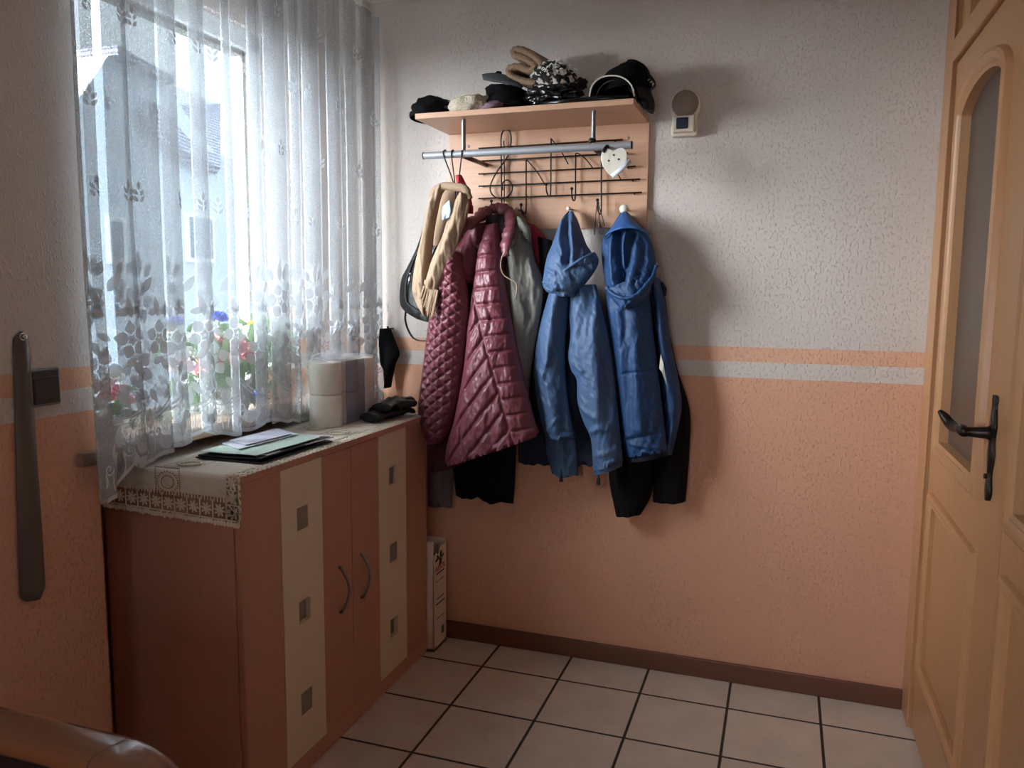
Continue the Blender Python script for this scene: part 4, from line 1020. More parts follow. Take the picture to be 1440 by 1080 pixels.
# baseball cap
bc = thing('baseball_cap', (sh_(878, -.2), -.18, SZ), 'black baseball cap with white piping on its peak', 'cap', 'hats on the rack shelf')
m = MB(); P = []; cc = ony(881, 122, -.17)
for a in np.linspace(0, 2 * PI, 48, endpoint=False):
    row = []
    for e_ in np.linspace(0, PI / 2, 16):
        r = math.cos(e_) ** .85; lump = 1 + .05 * fr(math.cos(a) * 1.5, math.sin(a) * 1.5, e_, 2)
        row.append(cc + np.array([.098 * r * math.cos(a) * lump, .105 * r * math.sin(a) * lump, (.105 * math.sin(e_) ** .9) * lump - .022 + .012 * math.cos(a)]))
    P.append(row)
m.grid(np.array(P), cu=True); m.build('crown', 'black_wool', bc)
def peak(px0, px1, pyb, pyt, y, yb_, name, root, pip=True):
    P = []; E_ = []
    for u in np.linspace(-1, 1, 30):
        px = (px0 + px1) / 2 + (px1 - px0) / 2 * u; py = pyb - (pyb - pyt) * math.sqrt(max(0, 1 - abs(u) ** 2.3)); row = []
        for v in np.linspace(0, 1, 6):
            q = ony(px, py, y); q2 = q + np.array([(cc[0] - q[0]) * .12 * v, (yb_ - y) * v, .024 * v * (1 - abs(u)) + .004]); row.append(q2)
        P.append(row); E_.append(row[0])
    o = MB().grid(np.array(P)).build(name, 'black_nylon', root, solid=.004)
    if pip: tag(MB().tube(E_, .0028, 8).build('piping', 'white_porcelain', o), 'white piping')
peak(829, 892, 137, 108, -.285, -.17, 'peak', bc)
m = MB(); m.tube(smooth_poly([ony(838, 136, -.27), ony(846, 121, -.27), ony(862, 113, -.27), ony(880, 118, -.265)], 16), .0018, 6); m.build('inner_band', 'grey_felt', bc)
m = MB(); m.tube(smooth_poly([ony(907, 100, -.2), ony(917, 110, -.2), ony(921, 120, -.2), ony(914, 127, -.2)], 12), .011, 8, flat=(.4, 1)); m.build('strap', 'black_nylon', bc)
for k in range(3): MB().tube([ony(911 + 3 * k, 113 + 3 * k, -.214), ony(914 + 3 * k, 111 + 3 * k, -.214)], .0025, 6).build('strap_stitching', 'white_porcelain', bc)
c2 = thing('second_cap', (sh_(905, -.2), -.16, SZ - .02), 'black cap hanging over the end of the shelf under the baseball cap', 'cap', 'hats on the rack shelf'); c2.name = 'sun_cap'
m = lobe([(880, 124), (888, 130), (896, 140), (903, 151)], [(912, 118), (917, 132), (921, 146), (919, 159)], -.17, .05, .05, 26, 30, wr=.008, seed=17, maxback=-.04); m.build('crown', 'black_nylon', c2)
m = MB(); m.tube(smooth_poly([ony(905, 152, -.2), ony(912, 155, -.22), ony(920, 155, -.2)], 10), .004, 8); m.build('rim', 'grey_felt', c2)

# ------------------------------------------------------------------ motion sensor
ms = thing('motion_sensor', (1.093, 0, 2.235), 'ivory wall motion sensor with a round dome beside the coat rack', 'motion sensor')
def half(z):
    ks = [(2.165, .046), (2.185, .052), (2.215, .049), (2.235, .047), (2.255, .054), (2.285, .058), (2.315, .049), (2.333, .028), (2.34, .004)]
    return float(np.interp(z, [k[0] for k in ks], [k[1] for k in ks]))
zz = np.linspace(2.165, 2.34, 40); poly = [(1.093 - half(z), z) for z in zz] + [(1.093 + half(z), z) for z in zz[::-1]]
MB().prism([(z, x) for x, z in poly], 'y', -.035, 0).build('housing', 'white_plastic', ms, smooth=True, bevel=.006, seg=3)
m = MB(); m.lathe([(.050, 0), (.048, .012), (.038, .026), (.02, .034), (.001, .036)], (1.093, -.034, 2.284), (0, -1, 0), 32, caps=False); m.build('dome', 'dome', ms)
m = MB(); m.box(1.053, 1.133, -.066, -.03, 2.176, 2.236); m.build('lens_frame', 'white_plastic', ms, smooth=False, bevel=.005)
MB().box(1.066, 1.11, -.07, -.06, 2.186, 2.228).build('lens', 'blue_dark_glass', ms, smooth=False, bevel=.003)

# ------------------------------------------------------------------ white heart on the rail
ht = thing('heart_ornament', (.855, -.30, 2.0), 'white heart shaped tag hanging from the rail end', 'ornament')
HP = smooth_poly([(862, 250), (852, 240), (846, 228), (846, 216), (852, 209), (860, 211), (863, 213), (867, 210), (875, 208), (881, 214), (881, 226), (875, 238), (866, 247), (862, 250)], 60)[:-1]
poly = [(lambda w: (w[2], w[0]))(ony(*q, -.30)) for q in HP]
MB().prism(poly, 'y', -.304, -.296).build('heart', 'white_porcelain', ht, smooth=False, bevel=.0025)
for px, py in ((856, 226), (863, 218), (870, 224)): MB().lathe([(0, 0), (.0035, 0), (.0035, .001), (0, .001)], ony(px, py, -.3042), (0, -1, 0), 10).build('hole', 'print_black', ht)
MB().tube([ony(861, 248, -.31), ony(873, 239, -.315), ony(886, 226, -.31)], .0085, 12, flat=(1, .8)).build('paper_roll', 'paper', ht)
m = MB(); m.tube(smooth_poly([ony(848, 214, -.302), ony(852, 208, -.3), (ony(856, 205, -.28))], 8), .008, 8); m.build('clip', 'wire', ht)

# ------------------------------------------------------------------ keys on a cord
ky = thing('key_cord', (.76, -.085, 1.85), 'thin dark cord with small keys hanging on the last note hook', 'key cord')
m = MB()
for pts in (((840, 283), (838, 300), (837, 318), (836, 330)), ((841, 283), (844, 296), (848, 308), (850, 318)), ((842, 284), (842, 298), (843, 312), (846, 322))):
    m.tube(smooth_poly([ony(*q, -.088) for q in pts], 14), .0018, 6)
m.build('cord', 'black_nylon', ky)
MB().tube([ony(842, 312, -.09), ony(843, 321, -.09)], .004, 8).build('key_blade', 'steel', ky)
m = MB(); c = ony(847, 325, -.09); m.tube([c + .012 * np.array([math.cos(a), 0, math.sin(a)]) for a in np.linspace(0, 2 * PI, 20)], .0018, 6); m.build('key_ring', 'steel', ky)

# ------------------------------------------------------------------ coats, bag and scarf
# black shoulder bag on cords from the rail
bag = thing('shoulder_bag', (.14, -.14, 1.45), 'black shoulder bag hanging behind the tan scarf', 'bag')
m = lobe([(601, 300), (587, 346), (573, 375), (564, 394), (562, 425), (570, 438), (585, 447)], [(640, 300), (646, 346), (646, 375), (646, 394), (646, 430), (642, 446), (636, 458)], -.14, .06, .09, 40, 60, wr=.004, seed=5, topd=.4)
m.build('body', 'black_leather', bag)
m = MB(); m.tube(smooth_poly([ony(588, 352, -.175), ony(577, 378, -.19), ony(571, 400, -.195), ony(572, 424, -.195), ony(583, 434, -.2), ony(600, 444, -.2)], 30), .0045, 8); m.build('pocket_piping', 'black_nylon', bag)
m = MB(); m.tube([ony(577, 386, -.205), ony(576, 393, -.207), ony(574, 401, -.207)], [.003, .006, .004], 8); m.lathe([(0, 0), (.005, 0), (.005, .003), (0, .003)], ony(577, 385, -.2), (0, -1, 0), 10); tag(m.build('zip_puller', 'chrome', bag), 'silver zip puller')
m = MB(); m.tube(smooth_poly([ony(571, 436, -.12), ony(570, 450, -.12), ony(575, 466, -.12), ony(584, 477, -.12), ony(600, 479, -.12), ony(612, 470, -.12)], 30), .0085, 10, flat=(1, .35)); m.build('strap', 'black_leather', bag)
m = MB()
for a, b_ in (((626, 216), (639, 262)), ((637, 216), (640, 262)), ((651, 216), (645, 258))):
    q = ony(*a, -.28); m.tube(smooth_poly([q + [0, .016, -.008], q + [0, .006, .012], q + [0, -.012, .008], q + [0, -.014, -.01], ony(*b_, -.26), ony(642, 300, -.2)], 24), .0026, 8)
m.build('hanging_cord', 'black_nylon', bag)
# scarf
scf = thing('fringed_scarf', (.2, -.25, 1.5), 'tan wool scarf with fringed ends looped over the bag cords', 'scarf')
YS = lambda v: -.262 + .03 * v
m = lobe([(610, 262), (606, 274), (598, 312), (590, 345), (585, 365), (581, 390), (580, 408), (586, 428), (597, 444)], [(640, 258), (623, 270), (615, 300), (610, 330), (607, 362), (606, 390), (606, 408), (606, 428), (607, 446)], YS, .026, .03, 44, 90, wr=.005, ws=(30, 4), seed=9, relief=folds([([(622, 268), (606, 330), (596, 400), (600, 440)], .012, 4), ([(610, 285), (596, 350), (588, 410)], .010, 4)]))
m.build('tail', 'tan', scf)
YS2 = lambda v: -.27 - .012 * v
m = lobe([(646, 271), (638, 287), (629, 310), (622, 332), (614, 350), (607, 366), (602, 382), (598, 396), (596, 404)], [(658, 273), (660, 290), (655, 312), (648, 330), (643, 345), (638, 358), (631, 378), (622, 396), (616, 408)], YS2, .026, .03, 40, 80, wr=.005, ws=(30, 4), seed=12, relief=folds([([(654, 272), (640, 320), (622, 360), (606, 402)], .012, 5)]))
m.build('tail', 'tan', scf)
m = lobe([(612, 268), (606, 300), (602, 340), (602, 372)], [(650, 266), (640, 300), (628, 335), (612, 372)], -.19, .006, .006, 30, 40, wr=.004, seed=2); m.build('inner_fold', 'tan', scf)
m = MB(); m.tube(smooth_poly([ony(608, 290, -.262), ony(611, 270, -.27), ony(624, 262, -.272), ony(640, 263, -.275), ony(654, 266, -.275), ony(661, 280, -.27)], 30), [.012] * 4 + [.016] * 22 + [.012] * 4, 14); m.build('loop', 'tan', scf)
m = MB(); rg4 = random.Random(3)
for k in range(26):
    t_ = k / 25; a = np.array([596 + 20 * t_, 402 + 6 * t_]); e_ = np.array([591 + 16 * t_ + rg4.uniform(-2, 2), 420 + 27 * min(1, t_ * 1.25) + rg4.uniform(-4, 3)]); y = -.297 - .012 * rg4.random()
    m.tube(smooth_poly([ony(*a, -.298), ony(*((a + e_) / 2 + [rg4.uniform(-1.5, 1.5), 0]), y), ony(*e_, y)], 10), [.0035] * 8 + [.0028, .0015], 6)
m.build('fringe', 'tan', scf)
m = lobe([(623, 290), (621, 300), (622, 310)], [(632, 281), (634, 296), (632, 306)], -.292, .006, .006, 16, 16, wr=.002); mk = m.build('face_mask', 'mask'); tag(mk, 'pale blue face mask tucked inside the tan scarf', 'mask')
m = lobe([(641, 248), (643, 262), (648, 280), (652, 300)], [(649, 246), (657, 262), (663, 280), (666, 300)], -.225, .018, .018, 18, 30, wr=.004); tag(m.build('red_pouch', 'red_bright'), 'bright red cloth pouch showing behind the top of the tan scarf', 'pouch')

# burgundy quilted jacket
bj = thing('quilted_jacket', (.36, -.15, 1.0), 'burgundy quilted jacket hanging open on the treble clef hook', 'jacket')
def groove(d, w): return 1 - math.exp(-(d / w) ** 2)
def diam(u, v, px, py):
    if py < 372: sh0 = max(0, (372 - py) / 12)
    else: sh0 = 0
    a = (py - 1.15 * px) / 17.0; b_ = (py + .8 * px) / 14.5
    da = abs(a - round(a)) * 17 / 1.52; db = abs(b_ - round(b_)) * 14.5 / 1.28
    q = groove(min(da, db), 2.3) * .0095
    k = 1 if py < 600 else max(0, 1 - (py - 600) / 30)
    return q * k * (1 - min(1, sh0))
YSl = lambda v: -.235 + .03 * v
m = lobe([(640, 352), (632, 362), (621, 384), (612, 415), (603, 455), (597, 500), (592, 540), (588, 575), (592, 600), (602, 622)], [(646, 358), (650, 372), (655, 392), (659, 425), (658, 455), (654, 490), (650, 525), (643, 565), (634, 600), (622, 622)], YSl, lambda v: .07 - .02 * v, .08, 96, 330, relief=diam, wr=.004, seed=21, topd=.5)
m.build('sleeve', 'burgundy', bj)
def xs_(py): return 668 + (py - 405) * (59.0 / 206)
def quilt(u, v, px, py):
    s_ = xs_(py); right = px > s_
    if py < 405 or right: c_ = py + .12 * (px - 690); per = 22.5; d = abs(c_ / per - round(c_ / per)) * per
    else: c_ = (py + .95 * (px - s_)); per = 25; d = abs(c_ / per - round(c_ / per)) * per / 1.38
    q = groove(d, 2.4) * .011
    if py > 402:
        dv = abs(px - s_) / 1.05; q *= groove(dv, 2.2); 
    if py > 585:
        d3 = segd(px, py, (655, 600), (662, 650)); q *= groove(d3, 2)
    # fine puckers running across the quilt lines
    q += .0035 * fr(px * .11 + py * .02, py * .035, 8, 3)
    return q if py > 345 else q * max(0, (py - 325) / 20)
YP = lambda v: -.16 - .075 * min(1, v * 1.6)
m = lobe([(683, 318), (679, 335), (674, 354), (669, 388), (663, 425), (658, 462), (655, 500), (650, 535), (645, 562), (638, 595), (630, 622), (627, 645), (630, 655)], [(700, 314), (703, 335), (706, 354), (710, 388), (716, 425), (723, 462), (729, 500), (737, 535), (744, 562), (752, 592), (757, 606), (755, 612), (754, 614)], YP, lambda v: .05 + .03 * v, .11, 130, 330, relief=quilt, wr=.004, seed=25, topd=.6, prof=.5)
m.build('front_panel', 'burgundy', bj)
m = lobe([(660, 322), (645, 340), (636, 352), (640, 372), (650, 392)], [(688, 312), (682, 340), (676, 352), (672, 372), (668, 400)], lambda v: -.12 - .06 * v, .05, .06, 40, 50, wr=.006, seed=31); m.build('shoulder', 'burgundy', bj)
# lining side and back of the jacket
m = lobe([(640, 345), (636, 400), (640, 480), (634, 560), (606, 610), (602, 640), (604, 662)], [(716, 345), (722, 400), (728, 460), (733, 520), (738, 580), (700, 625), (634, 660)], -.12, .05, .09, 50, 80, wr=.006, seed=33); m.build('back_panel', 'burgundy_dark', bj)
m = lobe([(681, 302), (684, 318), (690, 345), (694, 380)], [(716, 302), (716, 318), (714, 345), (712, 380)], lambda v: -.12 - .06 * v, .02, .03, 30, 40, wr=.004, seed=35); tag(m.build('collar_lining', simple('black quilted lining', (34, 22, 26), .8, 0, .2, 30), bj), 'black collar lining')
cpts = [((620, 357), -.275), ((630, 349), -.275), ((636, 339), -.265), ((646, 325), -.245), ((658, 315), -.215), ((670, 309), -.175), ((680, 300), -.13), ((690, 295), -.10), ((700, 293), -.085), ((711, 295), -.095), ((717, 304), -.13), ((717, 318), -.165), ((714, 332), -.195), ((711, 347), -.215), ((711, 360), -.225)]
cp_ = smooth_poly([ony(*q, y) for q, y in cpts], 150); rings = []; mcol = MB()
for i in range(150):
    r = .0195 * (1 + .07 * math.sin(i * .9 + 2 * fr(i * .05, 2, 2, 2)) + .28 * fr(i * .1, 1, 2, 3)) * (.75 if i < 12 or i > 138 else 1)
    rings.append(r)
mcol.tube(cp_, rings, 16, flat=(1.25, .8)); mcol.build('collar', 'burgundy', bj)
mz = MB(); mz.tube(smooth_poly([ony(*q, -.245) for q in ((711, 352), (706, 362), (704, 374), (708, 386), (716, 392), (724, 396), (727, 404), (725, 420))], 30), .0024, 6)
zm = simple('brass zip', (150, 126, 106), .5, .5)
m2_ = MB().tube(smooth_poly([ony(727, 616, -.16), ony(726, 650, -.16), ony(724, 690, -.16)], 10), .0018, 6); tag(m2_.build('zip', zm, bj), 'light metal zip'); tag(mz.build('zip', zm, bj), 'light metal zip')
# black garment below it, and grey trousers further left
m = lobe([(690, 318), (664, 380), (655, 450), (645, 540), (637, 620), (638, 660), (641, 697)], [(702, 318), (716, 380), (722, 450), (729, 540), (728, 620), (726, 660), (722, 707)], -.08, .035, .05, 40, 110, wr=.006, seed=41, hem=.03); tag(m.build('long_jacket', 'black_jacket'), 'black jacket whose hem hangs below the burgundy quilted jacket', 'jacket')
m = lobe([(664, 330), (640, 420), (616, 540), (601, 610), (601, 660), (602, 712)], [(672, 330), (660, 420), (646, 540), (639, 610), (638, 660), (636, 713)], -.055, .02, .035, 26, 90, wr=.005, seed=43, hem=.01); gt = thing('grey_trousers', (.12, -.06, .8), 'dark grey cloth hanging between the cabinet and the burgundy jacket', 'trousers'); m.build('cloth', 'grey_shade', gt)
q = ony(668, 330, -.055); MB().tube(smooth_poly([q + [-.008, 0, 0], q + [0, .01, .03], q + [.008, 0, 0]], 10), .002, 6).build('hanging_loop', 'black_nylon', gt)
# olive grey jacket and the red and black one behind it
gj = thing('grey_jacket', (.5, -.1, 1.2), 'olive grey cotton jacket between the burgundy and the faded blue jackets', 'jacket')
YG = lambda v: -.10 - .045 * min(1, v * 2)
m = lobe([(727, 303), (718, 325), (708, 360), (705, 400), (708, 450), (712, 500), (716, 540), (716, 580)], [(735, 303), (743, 325), (751, 362), (762, 392), (762, 425), (757, 460), (749, 505), (744, 540), (742, 580)], YG, .05, .08, 60, 110, wr=.008, ws=(11, 2.4), seed=51, topd=.5, relief=folds([([(735, 320), (748, 370), (758, 400)], .008, 5), ([(722, 340), (730, 420), (728, 520)], .01, 6), ([(752, 388), (760, 392)], .01, 4), ([(720, 420), (757, 424)], .004, 3)]))
m.build('body', 'grey_cotton', gj)
m = lobe([(727, 304), (726, 314), (728, 322)], [(737, 309), (746, 322), (747, 342)], -.14, .018, .03, 24, 26, wr=.004, seed=55); m.build('hood', 'grey_cotton', gj)
m = MB(); q = ony(733, 306, -.08); m.tube(smooth_poly([q + [0, .01, .012], ony(735, 296, -.085), ony(738, 306, -.1)], 10), .002, 6); m.build('hanger_loop', 'black_nylon', gj)
rj = thing('red_jacket', (.57, -.05, 1.3), 'crimson and black jacket showing behind the grey jacket', 'jacket')
m = lobe([(739, 312), (736, 340), (740, 370), (744, 400), (740, 460)], [(752, 316), (774, 343), (776, 370), (772, 400), (772, 460)], -.055, .03, .03, 30, 50, wr=.006, seed=57); m.build('body', 'red_cloth', rj)
m = lobe([(756, 332), (757, 350), (759, 372), (764, 400)], [(776, 338), (780, 355), (781, 380), (782, 400)], -.085, .015, .02, 20, 30, wr=.004, seed=59); tag(m.build('shoulder_yoke', 'black_jacket', rj), 'black shoulder')

# faded blue hooded jacket
ba = thing('hooded_jacket', (.66, -.15, 1.0), 'faded blue hooded jacket hanging by its hood in the middle of the rack', 'jacket')
m = lobe([(771, 402), (761, 430), (750, 470), (737, 512), (732, 560), (729, 615), (729, 652)], [(836, 400), (848, 440), (857, 490), (864, 540), (868, 600), (870, 640), (868, 652)], -.075, .03, .06, 60, 90, wr=.008, seed=61, hem=.02); tag(m.build('lining', 'navy', ba), 'dark navy inside and back')
Y1_ = lambda v: -.14 - .02 * v
m = lobe([(776, 400), (767, 430), (757, 470), (751, 512), (754, 555), (760, 590), (767, 614)], [(802, 404), (799, 440), (795, 480), (795, 520), (798, 560), (803, 590), (808, 618)], Y1_, .048, .07, 64, 150, wr=.006, ws=(12, 2.2), seed=63, relief=folds([([(786, 420), (777, 500), (780, 560), (784, 600)], .016, 9), ([(760, 515), (775, 540)], .008, 4), ([(770, 606), (790, 585)], .006, 3), ([(764, 560), (788, 575)], .005, 4)]))
sl = m.build('sleeve', 'blue_a', ba)
m = lobe([(767, 609), (769, 640), (776, 664)], [(809, 612), (812, 640), (813, 670)], -.105, .035, .05, 40, 36, wr=.009, seed=65, hem=.03); m.build('cuff', 'blue_a', sl)
Y2_ = lambda v: -.145 - .035 * v
m = lobe([(801, 405), (800, 440), (802, 470), (799, 500), (803, 520), (811, 535), (812, 564), (820, 592), (830, 614), (833, 640), (834, 662)], [(838, 400), (846, 430), (853, 460), (859, 492), (863, 525), (866, 548), (868, 566), (871, 595), (874, 625), (875, 640), (875, 650)], Y2_, .046, .07, 64, 170, wr=.0065, ws=(12, 2.2), seed=67, relief=folds([([(815, 430), (812, 460), (806, 480)], .012, 6), ([(836, 430), (842, 520), (850, 600)], .013, 9), ([(806, 510), (822, 520)], .008, 4), ([(815, 570), (838, 585)], .010, 5), ([(828, 610), (845, 600)], .009, 4), ([(835, 640), (870, 630)], .006, 4)]))
sl2 = m.build('sleeve', 'blue_a', ba)
m = lobe([(834, 656), (835, 668)], [(876, 643), (875, 655)], -.175, .05, .06, 40, 12, wr=.004, seed=69); m.build('cuff', 'blue_a', sl2)
hood = lobe([(799, 297), (790, 308), (783, 325), (776, 345), (769, 362), (765, 384), (764, 400), (773, 410)], [(804, 297), (811, 307), (818, 326), (825, 344), (832, 356), (834, 372), (828, 392), (812, 410)], lambda v: -.10 - .06 * min(1, v * 1.7), lambda v: .035 + .05 * v, .06, 72, 110, wr=.007, ws=(14, 7), seed=71, topd=.5,
            relief=folds([([(800, 300), (800, 330), (804, 352), (803, 370)], -.03, 4.5), ([(794, 312), (790, 340), (797, 362)], .012, 4), ([(808, 315), (811, 345), (812, 362)], .014, 4), ([(770, 378), (786, 385)], .008, 3), ([(787, 345), (800, 366)], -.008, 2.5)]))
hd = hood.build('hood', 'blue_a', ba)
hb_ = lobe([(764, 394), (763, 400), (766, 407), (772, 412), (790, 417)], [(838, 356), (842, 366), (838, 378), (826, 395), (806, 418)], lambda v: -.175 - .0 * v, .045, .07, 60, 40, wr=.009, ws=(22, 20), seed=73, prof=.5)
hb_.build('hood_band', 'blue_a', hd)
m = MB(); m.tube(smooth_poly([ony(*q, y) for q, y in (((764, 397), -.185), ((776, 394), -.215), ((790, 384), -.228), ((803, 374), -.23), ((820, 363), -.222), ((836, 356), -.185))], 40), [.006 * (1 + .10 * math.sin(k * 1.1) + .12 * fr(k * .2, 7, 1, 2)) for k in range(40)], 10); m.build('hood_hem', 'blue_a', hd)
for (px, py) in ((842, 672), (789, 668)):
    m = MB(); a = ony(px, py - 8, -.17); m.tube([a, a + [0, 0, -.02], a + [0, 0, -.03], a + [0, 0, -.05]], [.002, .003, .007, .008], 8); m.build('cord_toggle', 'black_nylon', ba)

# royal blue hooded jacket
bb_ = thing('hooded_jacket', (.9, -.15, 1.0), 'royal blue hooded jacket hanging on the white knob beside the bare wall', 'jacket')
m = lobe([(853, 395), (852, 430), (857, 470), (863, 510), (868, 545), (873, 590), (877, 625), (881, 642)], [(914, 392), (916, 430), (919, 465), (923, 500), (927, 535), (932, 575), (936, 610), (938, 634)], lambda v: -.12 - .03 * v, .05, .1, 70, 170, wr=.0055, ws=(11, 1.8), seed=81, relief=folds([([(896, 440), (898, 520), (902, 600)], .014, 9), ([(872, 440), (880, 540), (884, 610)], .012, 7), ([(880, 524), (924, 519)], -.006, 2), ([(884, 616), (934, 606)], -.006, 3), ([(890, 622), (930, 628)], .006, 3)]))
m.build('body', 'blue_b', bb_)
m = lobe([(880, 634), (882, 650)], [(938, 626), (941, 640)], -.135, .045, .06, 50, 12, wr=.003, seed=83); m.build('hem_band', 'navy', bb_)
m = lobe([(914, 388), (919, 430), (923, 470), (928, 515), (933, 565), (936, 600), (937, 628)], [(928, 392), (936, 421), (942, 474), (950, 512), (957, 550), (958, 580), (945, 640)], lambda v: -.085 - .01 * v, .045, .06, 40, 110, wr=.006, seed=85); m.build('sleeve', 'blue_b', bb_)
hood = lobe([(872, 300), (862, 316), (850, 332), (846, 344), (847, 370), (851, 395), (856, 412), (866, 426), (874, 434)], [(884, 300), (895, 311), (908, 324), (916, 340), (922, 362), (924, 378), (919, 398), (908, 420), (892, 433)], lambda v: -.095 - .065 * min(1, v * 1.6), lambda v: .035 + .05 * v, .07, 72, 120, wr=.006, ws=(14, 6), seed=91, topd=.5,
            relief=folds([([(876, 328), (874, 360), (880, 400)], -.022, 4), ([(893, 330), (886, 370), (878, 405)], -.02, 4.5), ([(864, 330), (862, 370), (866, 400)], .014, 4), ([(884, 330), (880, 350), (882, 375)], .014, 3), ([(905, 340), (908, 370), (900, 400)], -.012, 6)]))
hd = hood.build('hood', 'blue_b', bb_)
m = MB(); bot = smooth_poly([(849, 333), (857, 327), (869, 322), (883, 320), (897, 321), (906, 325), (912, 330)], 40); top = smooth_poly([(874, 300), (877, 298), (880, 298), (884, 300)], 40); P = []
for i in range(40):
    u = i / 39; yb_ = -.165 - .05 * math.sin(PI * u); row = []
    for v in np.linspace(0, 1, 16):
        q = top[i] + (bot[i] - top[i]) * v; q = q + np.array([0, 2.5 * math.sin(PI * v)]); y = -.098 + (yb_ + .098) * v ** .75 - .012 * math.sin(PI * v) - .006 * fr(u * 5, v * 2, 4, 2); row.append(ony(*q, y))
    row.append(np.array(row[-1]) + [0, .006, -.002]); row.append(np.array(row[-1]) + [0, .012, .006]); P.append(row)
m.grid(np.array(P))
m.build('hood_flap', simple('lighter royal blue nylon', (40, 88, 146), .55, 0, .08, 12), hd, solid=.003)
m = MB(); P = smooth_poly([ony(*q, y) for q, y in (((853, 404), -.185), ((860, 412), -.215), ((872, 418), -.235), ((884, 419), -.24), ((897, 413), -.235), ((909, 400), -.22), ((918, 388), -.2), ((923, 374), -.175))], 60)
m.tube(P, [.0075 * (1 + .10 * math.sin(k * 1.1) + .12 * fr(k * .2, 3, 1, 2)) for k in range(60)], 10); m.build('hood_hem', 'blue_b', hd)
m = lobe([(853, 408), (860, 420), (873, 434)], [(922, 380), (915, 404), (894, 433)], -.175, .05, .06, 50, 30, wr=.007, ws=(20, 16), seed=95, prof=.5); m.build('hood_band', 'blue_b', hd)
m = MB(); m.add([ony(929, 498, -.142), ony(933, 512, -.145), ony(938, 543, -.145), ony(931, 524, -.15), ony(927, 518, -.148)], [(0, 1, 2, 3, 4)]); tag(m.build('reflective_piping', 'white_porcelain', bb_, smooth=False, solid=.002), 'white reflective piping')
m = MB(); m.tube([ony(930, 398, -.09), ony(935, 406, -.095), ony(934, 416, -.09)], .008, 8); m.build('strap_end', 'black_nylon', bb_)
# black jacket hanging behind it
bk = thing('black_jacket', (.9, -.06, .85), 'black jacket hanging behind the royal blue hooded one, its sleeves showing below', 'jacket')
m = lobe([(874, 306), (860, 360), (866, 430), (872, 500), (872, 600)], [(884, 306), (905, 360), (918, 430), (924, 500), (926, 600)], -.05, .02, .03, 40, 60, wr=.004, seed=96); m.build('body', 'black_jacket', bk)
q = ony(879, 306, -.05); MB().tube(smooth_poly([q + [-.006, 0, 0], q + [0, -.006, .022], q + [.006, 0, 0]], 10), .002, 6).build('hanging_loop', 'black_nylon', bk)
m = lobe([(862, 560), (857, 610), (856, 650), (857, 680), (866, 725)], [(920, 560), (920, 610), (919, 650), (916, 695), (901, 722)], -.055, .045, .05, 40, 70, wr=.005, seed=97, hem=.012); m.build('sleeve', 'black_jacket', bk)
m = lobe([(920, 470), (918, 560), (918, 640), (918, 705)], [(943, 474), (953, 520), (970, 577), (969, 641), (964, 706)], -.045, .035, .025, 40, 80, wr=.006, seed=99, hem=.01); m.build('sleeve', 'black_jacket', bk)

# ------------------------------------------------------------------ light, camera, scale
world = bpy.data.worlds.new('overcast sky'); SC.world = world; world.use_nodes = True
t = world.node_tree; t.nodes.clear()
def wn_(typ, **kw):
    n = t.nodes.new(typ)
    for k, v in kw.items(): setattr(n, k, v)
    return n
tc = wn_('ShaderNodeTexCoord'); nz = wn_('ShaderNodeVectorMath', operation='NORMALIZE'); t.links.new(tc.outputs['Generated'], nz.inputs[0])
dt = wn_('ShaderNodeVectorMath', operation='DOT_PRODUCT'); t.links.new(nz.outputs[0], dt.inputs[0])
sd = Vector((-.68, -.70, .10)).normalized(); dt.inputs[1].default_value = sd
def wm(op, a, b=None):
    n = wn_('ShaderNodeMath', operation=op)
    for i, v in enumerate((a, b)):
        if v is None: continue
        if isinstance(v, (int, float)): n.inputs[i].default_value = v
        else: t.links.new(v, n.inputs[i])
    return n.outputs[0]
lobe_ = wm('POWER', wm('MAXIMUM', dt.outputs['Value'], 0), 5)
sp = wn_('ShaderNodeSeparateXYZ'); t.links.new(nz.outputs[0], sp.inputs[0])
zen = wm('MAXIMUM', sp.outputs['Z'], 0)
st = wm('ADD', wm('MULTIPLY', zen, SKY_Z), SKY_H); st2 = wm('MULTIPLY', lobe_, SKY_S)
bg = wn_('ShaderNodeBackground'); bg.inputs[0].default_value = (.76, .91, 1.0, 1); t.links.new(st, bg.inputs[1])
bg2 = wn_('ShaderNodeBackground'); bg2.inputs[0].default_value = (.92, .965, 1.0, 1); t.links.new(st2, bg2.inputs[1]); ad = wn_('ShaderNodeAddShader'); t.links.new(bg.outputs[0], ad.inputs[0]); t.links.new(bg2.outputs[0], ad.inputs[1])
wo = wn_('ShaderNodeOutputWorld'); t.links.new(ad.outputs[0], wo.inputs[0])
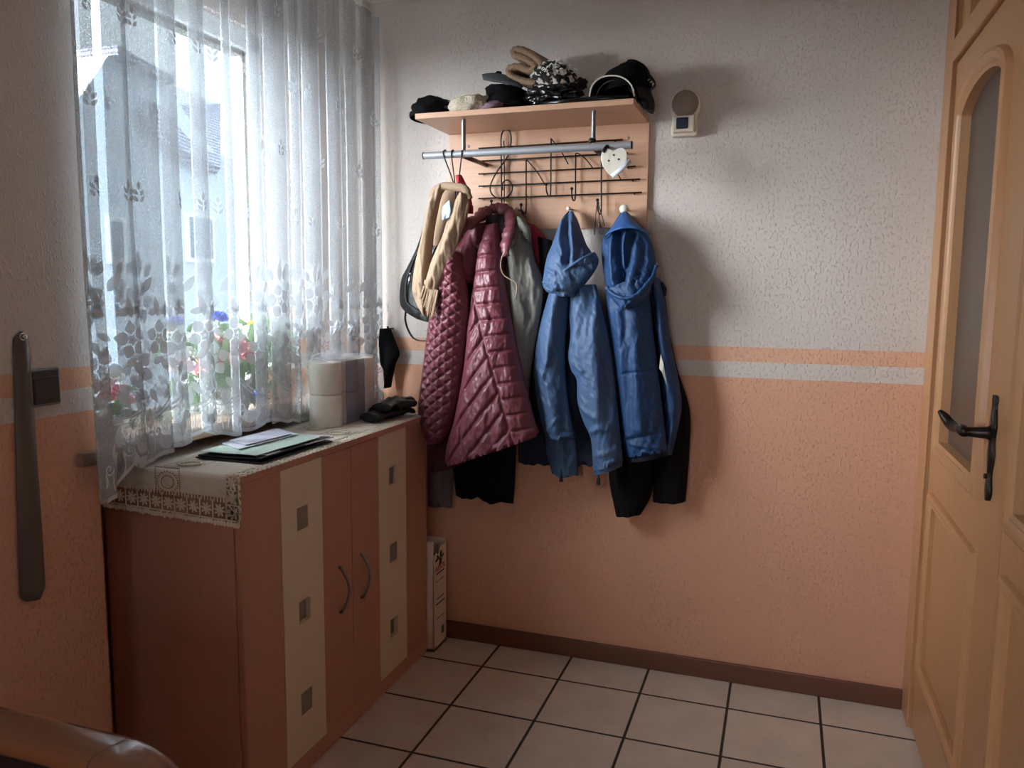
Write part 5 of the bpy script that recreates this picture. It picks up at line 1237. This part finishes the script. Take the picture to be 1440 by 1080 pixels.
pd = bpy.data.lights.new('daylight_portal', 'AREA'); pd.shape = 'RECTANGLE'; pd.size = (YW - YN); pd.size_y = Z1 - Z0
pd.cycles.is_portal = True
po = bpy.data.objects.new('daylight_portal', pd); COL.objects.link(po)
po.location = (-.56, (YW + YN) / 2, (Z0 + Z1) / 2)
from mathutils import Matrix
po.rotation_euler = Matrix(((0, 0, -1), (1, 0, 0), (0, -1, 0))).to_euler()   # local -Z -> +X

pd2 = bpy.data.lights.new('fill_window_portal', 'AREA'); pd2.shape = 'RECTANGLE'; pd2.size = w4x1 - w4x0; pd2.size_y = w4z1 - w4z0; pd2.cycles.is_portal = True  # guides sky sampling through the added fill window
po2 = bpy.data.objects.new('fill_window_portal', pd2); COL.objects.link(po2); po2.location = ((w4x0 + w4x1) / 2, YB - .13, (w4z0 + w4z1) / 2); po2.rotation_euler = (PI / 2, 0, PI)
cam = bpy.data.cameras.new('camera'); co = bpy.data.objects.new('camera', cam); COL.objects.link(co)
cam.sensor_width = 36; cam.sensor_fit = 'HORIZONTAL'; cam.lens = FOC / 1440 * 36; cam.clip_start = .02; cam.clip_end = 200
mt = Matrix.Identity(4)
for i in range(3): mt[i][0], mt[i][1], mt[i][2], mt[i][3] = CR[i], CU[i], -CW[i], CAM[i]
co.matrix_world = mt; SC.camera = co
# everything was laid out in working units; bring it to metres
done = set()
for o in list(bpy.data.objects):
    o.location = o.location * S_ALL
    if o.data is not None and o.type in ('MESH', 'CURVE', 'FONT') and o.data.name not in done:
        done.add(o.data.name)
        o.data.transform(Matrix.Scale(S_ALL, 4)) if o.type != 'FONT' else None
pd.size *= S_ALL; pd.size_y *= S_ALL; pd2.size *= S_ALL; pd2.size_y *= S_ALL
vs = SC.view_settings; vs.view_transform = 'Standard'; vs.look = 'None'; vs.gamma = 1; vs.use_curve_mapping = False; vs.exposure = EXPO
SC.cycles.use_denoising = True
SC.cycles.max_bounces = 10; SC.cycles.diffuse_bounces = 5; SC.cycles.transparent_max_bounces = 16; SC.cycles.adaptive_threshold = .03
SC.cycles.sample_clamp_indirect = 8
